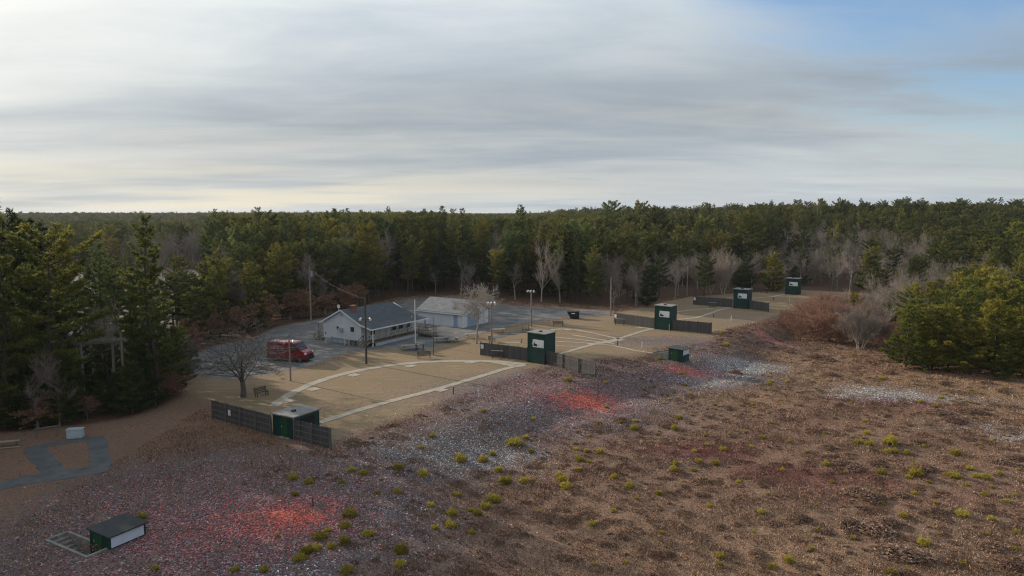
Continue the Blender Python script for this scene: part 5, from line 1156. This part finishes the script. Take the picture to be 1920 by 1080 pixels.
def special_trees():
    M['greybark'] = material('grey_bark', (0.12, 0.108, 0.105), (0.075, 0.068, 0.068), 3, .95, bump=.4); M['darktwig'] = material('dark_twig', (0.115, 0.10, 0.095), (0.08, 0.07, 0.066), 2, .95)
    def place(key, px, py, h, label, name='bare_tree', wf=1.0, rz=0.0, cat='bare tree', grp=None, tint=1.0):
        o = copy_tree(PROTO[key]); X, Y, z = at(px, py); s = h / PROTO[key]['H']; o.name = name
        o.location = (X, Y, z); o.scale = (s * wf, s * wf, s); o.rotation_euler = (0, 0, rz); o['label'] = label; o['category'] = cat
        if grp: o['group'] = grp
        for c in o.children: c.color = (tint, tint, tint, 1)
        return o
    tree_proto('bigtree', 'bare', seed=8, H=8.6, spread=.95, upright=.30, stems=1, bark='greybark', twm='darktwig', dens=.86, trunk=.36, rmin=.016, rk=1.0, fork=1.9); r = PROTO['bigtree']; r['H'] = 8.6
    X, Y, z = at(456, 744); r.location = (X, Y, z); r.scale = (1.42, 1.42, 1.12); r['label'] = 'big spreading bare tree on the grass left of the near lawn'; r['category'] = 'bare tree'
    tree_proto('tall', 'bare', seed=23, H=8.8, spread=.75, upright=.5, stems=1, bark='palebark', twm='palebark', dens=.9, rmin=.020, rk=1.2); r = PROTO['tall']; r['H'] = 8.8
    X, Y, z = at(893, 644); r.location = (X, Y, z); r.scale = (1.15, 1.15, 1.12); r['label'] = 'slender bare tree between the long shed and the nearest left fence'; r['category'] = 'bare tree'
    tree_proto('clump', 'bare', seed=33, H=6.6, spread=.5, upright=.7, stems=7, bark='palebark', twm='twig', dens=.75); r = PROTO['clump']; r['H'] = 6.6
    X, Y, z = at(1612, 654); r.location = (X, Y, z); r.scale = (1.3, 1.3, 1.15); r['label'] = 'pale many-stemmed clump at the right end of the red-brown thicket'; r['category'] = 'bare tree'
    place('b2', 1150, 583, 4.2, 'small pale twisted tree at the foot of the pole nearest the dumpster', wf=.6, grp=None)
    place('b2', 905, 628, 4.0, 'small bare tree leaning by the dark picnic table', wf=.8)
    # thicket
    rng = random.Random(9); k = 0; used = set()
    spots = [(1480, 618, 3.2), (1500, 636, 3.8), (1525, 640, 4.5), (1550, 640, 4.8), (1575, 645, 4.6), (1595, 640, 4.4), (1510, 622, 4.2), (1535, 622, 5.0), (1560, 624, 5.2), (1585, 622, 5.0), (1520, 606, 4.4), (1545, 605, 4.8), (1570, 604, 4.8), (1600, 606, 4.6), (1620, 622, 4.6),
             (1500, 602, 3.4), (1590, 590, 4.0), (1620, 592, 4.2), (1640, 606, 4.0), (1555, 592, 4.0), (1530, 592, 3.8), (1640, 640, 3.6), (1470, 608, 2.4), (1660, 645, 3.4), (1680, 660, 3.0), (1655, 660, 2.2)]
    sp = sorted(spots, key=lambda s: -s[1])
    for i, (px, py, h) in enumerate(sp):
        key = 't%d' % rng.randrange(3); o = PROTO[key] if key not in used else copy_tree(PROTO[key]); used.add(key)
        X, Y, z = at(px, py); s = h * 1.28 / 4.5; o.location = (X, Y, z); o.scale = (s * 1.25, s * 1.25, s); o.rotation_euler = (0, 0, rng.uniform(0, 6.28))
        o['label'] = 'leafless red-brown shrub, %s camera in the dense thicket' % (nth(i) + ' the' if i else 'nearest the'); o['category'] = 'shrub'; o['group'] = 'red-brown shrubs of the thicket'; o['H'] = 4.5
    for key in ('t0', 't1', 't2'):
        if key not in used: bpy.data.objects.remove(PROTO[key])

SEED = [(965,834,36),(985,822,16),(996,848,14),(923,853,14),(905,865,22),(947,906,26),(981,904,18),(996,903,14),(1080,843,15),(1080,833,12),(1100,847,12),(1087,864,22),(1104,867,14),(1125,849,16),(1085,882,18),(1054,901,22),(1061,914,24),(1048,892,14),(1151,896,16),(1189,806,20),(1124,795,12),(1272,785,16),(1265,806,18),(1302,847,12),(1356,844,14),(1265,871,16),(1263,882,20),(1309,867,16),(1341,871,20),(1301,883,12),(1235,927,16),(1252,923,10),(1181,914,18),(935,884,18),(1000,787,12),(1065,714,20),(1284,723,12),(1069,729,9),(906,772,14),(1083,810,9),(1322,818,9),(926,940,28),(910,953,24),
 (656,967,32),(647,988,22),(690,1003,24),(647,1019,24),(600,1009,32),(622,1027,18),(591,1030,26),(575,1037,26),(562,1049,30),(616,996,16),(651,1074,26),(750,1061,22),(752,1035,26),(844,987,26),(848,965,24),(883,1000,16),(816,991,16),(807,949,16),(857,929,18),(896,965,20),(882,958,14),(910,954,20),(924,938,22),(745,924,20),(792,892,22),(747,879,24),(682,888,22),(660,883,16),(549,898,22),(579,906,20),(553,928,16),(865,866,24),(906,864,18),(923,854,14),(948,905,24),(982,905,18),(708,925,14),(866,858,12),
 (1550,872,16),(1652,888,20),(1717,891,26),(1705,896,16),(1790,895,28),(1775,891,16),(1819,880,16),(1831,896,16),(1850,899,20),(1812,911,14),(1638,925,14),(1714,927,14),(1847,929,16),(1888,941,16),(1428,962,16),(1804,966,26),(1695,969,18),(1732,1021,24),(1479,1053,22),(1447,1064,20),(1671,1075,22),(1805,1057,16),(1907,999,16),(1522,1030,14),(1713,873,12),(1468,882,12),(1656,946,10),(1905,1031,16),(1741,905,10),
 (1653,712,13),(1765,748,12),(1725,755,12),(1622,791,12),(1625,814,14),(1609,831,18),(1629,835,18),(1670,833,28),(1663,849,16),(1678,849,14),(1701,852,16),(1791,853,24),(1549,871,14),(1689,680,10),(1650,677,8),(1600,666,8),(1445,716,12),(1442,722,14),(1448,700,10),(1362,648,14),(1354,624,10),(1236,674,12),(1190,790,12),(1410,760,10),(1500,760,8),(1340,760,10),(1480,830,10),(1430,822,14),(1410,838,10),(1512,848,8),(1560,905,10),(1385,905,12),(1330,950,14),(1350,1045,18),(1240,1000,14),(1150,960,12),(1110,985,18),(1350,1060,14),(1010,960,12),(1580,990,10),(1600,1010,12),(1860,975,14),(1875,890,12),(1905,930,12),(860,855,14),(810,820,14),(790,840,12),(640,905,12),(265,972,20),(440,1070,18),(290,1068,16),(495,1070,18),(520,1006,10)]
def shrub_mesh(seed, n=150):
    rng = np.random.RandomState(seed); k = n
    a = rng.uniform(0, 6.28, k); r = np.sqrt(rng.rand(k)) * .5; lob = .75 + .25 * np.sin(a * 3 + seed)
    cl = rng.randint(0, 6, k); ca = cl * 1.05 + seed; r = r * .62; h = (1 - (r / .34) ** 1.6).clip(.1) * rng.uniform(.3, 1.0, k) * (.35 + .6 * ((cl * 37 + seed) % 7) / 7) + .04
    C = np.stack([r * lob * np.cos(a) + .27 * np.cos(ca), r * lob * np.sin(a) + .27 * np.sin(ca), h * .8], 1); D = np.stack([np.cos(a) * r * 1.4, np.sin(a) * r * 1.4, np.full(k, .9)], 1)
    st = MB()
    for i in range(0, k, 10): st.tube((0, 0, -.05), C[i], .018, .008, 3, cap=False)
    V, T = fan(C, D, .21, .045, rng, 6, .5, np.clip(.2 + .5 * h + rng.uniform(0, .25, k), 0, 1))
    return st, V, T
def scrub_mesh(seed, n=330):
    rng = np.random.RandomState(seed); a = rng.uniform(0, 6.28, n); r = np.sqrt(rng.rand(n)) * .5; lob = .8 + .2 * np.sin(a * 2 + seed)
    h = (1 - (r / .55) ** 2) * rng.uniform(.25, 1.0, n) * .5 + .03
    C = np.stack([r * lob * np.cos(a), r * lob * np.sin(a), h], 1); st = MB()
    for i in range(0, n, 7): st.tube((C[i][0] * .3, C[i][1] * .3, -.05), C[i], .010, .004, 3, cap=False)
    V, T = fan(C, rng.normal(0, 1, (n, 3)), .055, .045, rng, 3, .6, rng.uniform(0, 1, n))
    return st, V, T
LAND = [('trap house at bottom left', 215, 1020), ('lower left orange pile', 535, 968), ('low skeet house', 560, 815), ('bright orange pile', 1105, 750), ('nearest tall skeet house', 1010, 684), ('bank trap house', 1270, 680), ('white debris patch', 1650, 738),
        ('red-brown thicket', 1540, 650), ('right-hand pine stand', 1790, 700), ('largest scrub oak clump', 1690, 1035), ('middle tall skeet house', 1245, 620), ('pale grey gravel patch', 950, 865)]
def lowplants():
    protos = []
    for i in range(5):
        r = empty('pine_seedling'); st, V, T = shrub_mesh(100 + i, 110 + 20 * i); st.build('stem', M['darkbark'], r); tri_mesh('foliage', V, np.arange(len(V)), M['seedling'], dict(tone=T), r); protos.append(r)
    rng = random.Random(4); items = [(at(px, py), w) for px, py, w in SEED]
    extra = 0
    while extra < 60:
        px = rng.uniform(1100, 1919); py = rng.uniform(700, 1079) ** 1.0
        c = at(px, py)
        if all(math.hypot(c[0] - q[0][0], c[1] - q[0][1]) > 1.6 for q in items): items.append((c, rng.uniform(7, 11))); extra += 1
    ld = [(n, at(px, py)) for n, px, py in LAND]; cnt = {}; used = set(); rows = []
    for (X, Y, z), w in items:
        n, dd, L = min((math.hypot(X - l[0], Y - l[1]), n, l) for n, l in ld)
        if abs(X - L[0]) > abs(Y - L[1]): rel = 'right of' if X > L[0] else 'left of'
        else: rel = 'behind' if Y > L[1] else 'in front of'
        size = w * math.hypot(Y, CAM_H) / FPX
        rows.append((dd, n, rel, size, (X, Y, z)))
    rows = [(n, d_, rel, s, c) for d_, n, rel, s, c in rows]
    rows = sorted([(r[0], r[1], r[2], r[3], r[4]) if not isinstance(r[0], str) else (r[1], r[0], r[2], r[3], r[4]) for r in rows], key=lambda r: r[0])
    for dist, name, rel, s, (X, Y, z) in rows:
        dark = X < -2; sz = 'broad' if s > 1.05 else ('small' if s < .6 else 'compact'); tone = 'olive green' if dark else 'yellow-green'
        k = cnt.setdefault((sz, tone, name, rel), 0); cnt[(sz, tone, name, rel)] += 1
        j = rng.randrange(5); o = protos[j] if j not in used else copy_tree(protos[j]); used.add(j)
        o.location = (X, Y, z - .02); o.scale = (s * .88, s * .88, s * rng.uniform(.6, 1.05)); o.rotation_euler = (0, 0, rng.uniform(0, 6.28))
        o['label'] = '%s %s seedling, %s such seedling %s the %s' % (sz, tone, nth(k), rel, name); o['category'] = 'seedling'; o['group'] = 'pine seedlings scattered over the heath'
        g = rng.uniform(.75, 1.1)
        for c in o.children: c.color = (g, g * rng.uniform(.93, 1.02), g, 1)
    # scrub oak clumps
    protos = []
    for i in range(3):
        r = empty('scrub_oak'); st, V, T = scrub_mesh(200 + i, 420); st.build('stem', M['darkbark'], r); tri_mesh('foliage', V, np.arange(len(V)), M['scrub'], dict(tone=T), r); protos.append(r)
    spots = [(1690, 1040, 105), (1640, 995, 90), (1590, 985, 60), (1665, 985, 60), (1610, 925, 60), (1635, 935, 60), (1715, 885, 45), (1735, 880, 50), (1860, 1030, 60), (1900, 1060, 70), (1500, 975, 45), (1450, 985, 40), (1580, 870, 40), (1600, 880, 36), (1880, 870, 50), (1905, 862, 40), (1760, 775, 60), (1790, 790, 50), (1825, 775, 60), (1420, 1040, 40),
             (1530, 670, 46), (1555, 676, 30), (1165, 790, 30), (1380, 700, 26), (1250, 800, 26), (1850, 720, 34), (1880, 735, 34), (1770, 720, 26), (1690, 930, 36), (1350, 990, 30), (1760, 960, 34), (1840, 960, 26), (1550, 1000, 36), (990, 875, 22), (1670, 700, 26), (1560, 705, 28), (1575, 760, 22), (1480, 660, 24), (1785, 1060, 40), (1250, 1040, 30), (1130, 1020, 26), (940, 1000, 30), (1640, 870, 34), (1555, 840, 30), (1720, 830, 34)]
    used = set(); cnt = {}
    rows = []
    for px, py, w in spots:
        X, Y, z = at(px, py); n, d_ = min(((math.hypot(X - l[0], Y - l[1])), nn) for nn, l in ld if nn != 'largest scrub oak clump')
        rows.append((n, d_, X, Y, z, w * math.hypot(Y, CAM_H) / FPX, px, py))
    rows.sort()
    for dist, name, X, Y, z, s, px, py in rows:
        k = cnt.setdefault(name, 0); cnt[name] += 1
        j = rng.randrange(3); o = protos[j] if j not in used else copy_tree(protos[j]); used.add(j)
        o.location = (X, Y, z - .02); o.scale = (s * 1.1, s * .9, min(s * .55, 1.1)); o.rotation_euler = (0, 0, rng.uniform(0, 6.28))
        o['label'] = 'largest low russet scrub oak, at bottom right of the heath' if px == 1690 and py == 1040 else 'low russet scrub oak, %s scrub oak to the %s' % (nth(k), name)
        o['category'] = 'scrub oak'; o['group'] = 'scrub oaks on the heath'

def ground_cover():
    rng = np.random.RandomState(77)
    # ---- heath and dry grass blades
    N = 1500000; x = rng.uniform(-32, 95, N); y = 24 + (165 - 24) * rng.rand(N) ** 1.25
    k = (np.abs(x) < y * .80 + 3) & (poly_sd(OPEN, x, y) > -1.5); x, y = x[k], y[k]
    Z = zones(x, y)
    clump = .5 + .5 * sum(np.sin(x * a + y * b + c) for a, b, c in ((.9, .35, 1), (-.5, 1.1, 2), (1.7, 1.3, 0), (2.4, -1.9, 4), (.3, -.45, 5))) / 3
    pr = np.clip(1.0 - 1.4 * Z['lawn'] - 2 * Z['lot'] - .85 * np.clip(Z['org'] + Z['wht'] * .9 + Z['deb'] * .95, 0, 1), 0.0, 1) * np.clip(.25 + 1.1 * clump, 0, 1) + .012 * (1 - Z['lot']) * (1 - Z['lawn'])
    k = rng.rand(len(x)) < pr; x, y, clump = x[k], y[k], clump[k]; red = Z['red'][k]; tan_ = Z['tan'][k]; n = len(x); z = hgt(x, y)
    print('blades', n)
    ht = (.05 + .15 * clump * rng.rand(n)) * rng.choice([.7, 1, 1, 1.7], n); C = np.stack([x, y, z], 1)
    d = np.stack([rng.normal(0, .75, n), rng.normal(0, .75, n), np.ones(n)], 1); d /= np.linalg.norm(d, axis=1)[:, None]
    s = np.cross(d, rng.normal(0, 1, (n, 3))); s /= np.linalg.norm(s, axis=1)[:, None]; hw = rng.uniform(.010, .026, n)[:, None] * (1 + y / 90)[:, None]
    V = np.stack([C - s * hw, C + s * hw, C + d * ht[:, None] * 1.3], 1).reshape(-1, 3)
    pal = np.array([(0.16, 0.088, 0.062), (0.24, 0.145, 0.097), (0.30, 0.20, 0.135), (0.40, 0.29, 0.20), (0.20, 0.082, 0.07), (0.13, 0.07, 0.054), (0.25, 0.16, 0.112)])
    zone = np.sin(x * .31 + 1) * np.sin(y * .27) + np.sin(x * .13 - y * .17); idx = np.where(rng.rand(n) < .55, rng.randint(0, 7, n), np.where(zone > .3, rng.randint(1, 4, n), rng.choice([0, 4, 5, 1], n)))
    idx = np.where(rng.rand(n) < np.clip(red, 0, 1) * .8, 4, idx); idx = np.where(rng.rand(n) < tan_ * .8, rng.choice([1, 2, 3, 3], n), idx); c = pal[idx] * rng.uniform(.7, 1.25, (n, 1))
    col_ = np.repeat(np.concatenate([c, np.ones((n, 1))], 1), 3, 0)
    def vcm(name, rough=.9, tr=0):
        m = bpy.data.materials.new(name); m.use_nodes = True; p = m.node_tree.nodes['Principled BSDF']; a = m.node_tree.nodes.new('ShaderNodeAttribute'); a.attribute_name = 'tint'
        m.node_tree.links.new(a.outputs['Color'], p.inputs['Base Color']); p.inputs['Roughness'].default_value = rough; p.inputs['Specular IOR Level'].default_value = .15; return m
    o = tri_mesh('heath_cover', V, np.arange(len(V)), vcm('heath_blades'), dict(tint=col_)); tag(o, 'low brown heath and dry grass covering the open ground', 'heath', kind='stuff')
    # ---- clay fragments
    N = 330000; x = rng.uniform(-40, 60, N); y = 26 + (112 - 26) * rng.rand(N) ** 1.3
    k = (np.abs(x) < y * .80 + 3) & (poly_sd(OPEN, x, y) > 0); x, y = x[k], y[k]; Z = zones(x, y)
    pr = np.clip(.55 * Z['deb'] + .75 * Z['org'] + .7 * Z['wht'], 0, 1) * (1 - Z['lot']) * (1 - .6 * Z['lawn']); k = rng.rand(len(x)) < pr
    x, y = x[k], y[k]; Z = {a: b[k] for a, b in Z.items()}; n = len(x); z = hgt(x, y) + rng.uniform(.0, .04, n); print('chips', n)
    s = rng.uniform(.03, .062, n)[:, None] * (1 + y / 160)[:, None]; a = rng.uniform(0, 6.28, n); ux = np.stack([np.cos(a), np.sin(a), rng.normal(0, .35, n)], 1) * s; uy = np.stack([-np.sin(a), np.cos(a), rng.normal(0, .35, n)], 1) * s
    C = np.stack([x, y, z], 1); V = np.stack([C - ux, C + ux * .8 - uy * .3, C + uy * 1.1], 1).reshape(-1, 3)
    u = rng.rand(n); po = np.clip(Z['org'] * .95, 0, .92); pp = np.clip(Z['deb'] * .42 + Z['org'] * .6 - Z['wht'] * .4 + .03, 0, .9) * (1 - po)
    oc = np.array([(0.72, 0.12, 0.06), (0.60, 0.09, 0.05), (0.80, 0.24, 0.15), (.42, .055, .04)])[rng.randint(0, 4, n)]; pc = np.array([(0.34, 0.13, 0.14), (0.22, 0.07, 0.08), (0.48, 0.27, 0.28), (0.15, 0.045, 0.055)])[rng.randint(0, 4, n)]
    gc = np.array([(0.04, 0.036, 0.045), (0.10, 0.085, 0.092), (0.19, 0.165, 0.175), (0.44, 0.42, 0.43)])[rng.choice(4, n, p=[.36, .36, .24, .04])]; wc = np.array([(0.2, 0.2, 0.21), (0.45, 0.45, 0.46), (0.75, 0.75, 0.76)])[rng.randint(0, 3, n)]
    gc = np.where((rng.rand(n) < Z['wht'])[:, None], wc, gc)
    c = np.where((u < po)[:, None], oc, np.where((u < po + pp)[:, None], pc, gc)) * rng.uniform(.75, 1.2, (n, 1))
    col_ = np.repeat(np.concatenate([np.clip(c, 0, .95), np.ones((n, 1))], 1), 3, 0)
    o = tri_mesh('clay_fragments', V, np.arange(len(V)), vcm('clay_chip', .7), dict(tint=col_)); tag(o, 'broken orange, pink, grey and white clay target chips strewn over the ground', 'clay chips', kind='stuff')
    # ---- low heath mounds
    rs = np.random.RandomState(5); VV = []; TT = []
    cx = rs.uniform(-20, 90, 6000); cy = 26 + 130 * rs.rand(6000) ** 1.2; zz = zones(cx, cy)
    ok = (np.abs(cx) < cy * .8 + 3) & (zz['lawn'] < .15) & (zz['lot'] < .1) & (zz['litter'] < .5) & (zz['org'] + zz['wht'] + zz['deb'] < .38 + .5 * rs.rand(6000))
    for X, Y in np.stack([cx, cy], 1)[ok][:2200]:
        r = rs.uniform(.15, .8) ** 1.3; m = int(80 * r + 14); a = rs.uniform(0, 6.28, m); q = np.sqrt(rs.rand(m)) * r
        hh_ = (1 - (q / r) ** 2) * .28 * r ** .7 * rs.uniform(.3, 1, m); x = X + q * np.cos(a) * 1.2; y = Y + q * np.sin(a)
        VV.append(np.stack([x, y, hgt(x, y) + hh_], 1)); TT.append(np.clip(rs.uniform(0, 1) * .7 + rs.uniform(-.2, .3, m), 0, 1))
    C = np.concatenate(VV); T = np.concatenate(TT); V, T = fan(C, rs.normal(0, .5, (len(C), 3)) + np.array([0, 0, .6]), .10, .05, rs, 3, .6, T)
    M['heathm'] = foliage('heath_mound_twigs', [(0.0, (0.12, 0.07, 0.05)), (0.4, (0.18, 0.112, 0.078)), (0.75, (0.24, 0.165, 0.11)), (1.0, (0.31, 0.23, 0.145))], .1)
    o = tri_mesh('heath_mounds', V, np.arange(len(V)), M['heathm'], dict(tone=T)); tag(o, 'low twiggy brown mounds over the heath', 'heath', kind='stuff')

def haze():
    mb = MB().box(-3900, 3900, -3900, 4100, -8, 46); m = bpy.data.materials.new('thin_haze'); m.use_nodes = True; m.node_tree.nodes.clear(); t = NT(m.node_tree)
    o = t.node('ShaderNodeOutputMaterial'); v = t.node('ShaderNodeVolumePrincipled'); t.set(v, 'Density', HAZE); t.set(v, 'Color', (.80, .88, 1.0, 1)); t.set(v, 'Anisotropy', 0.2); t.link(v.outputs[0], o.inputs['Volume'])
    h = mb.build('haze', m); tag(h, 'thin pale winter haze over the whole place', 'haze', kind='stuff')
HAZE = 0.00007
import time as _t
for fn in (build_things, make_protos, stats, forest, special_trees, lowplants, build_ground, build_paths, ground_cover, haze):
    _a = _t.time(); fn(); print('step', fn.__name__, round(_t.time() - _a, 1))
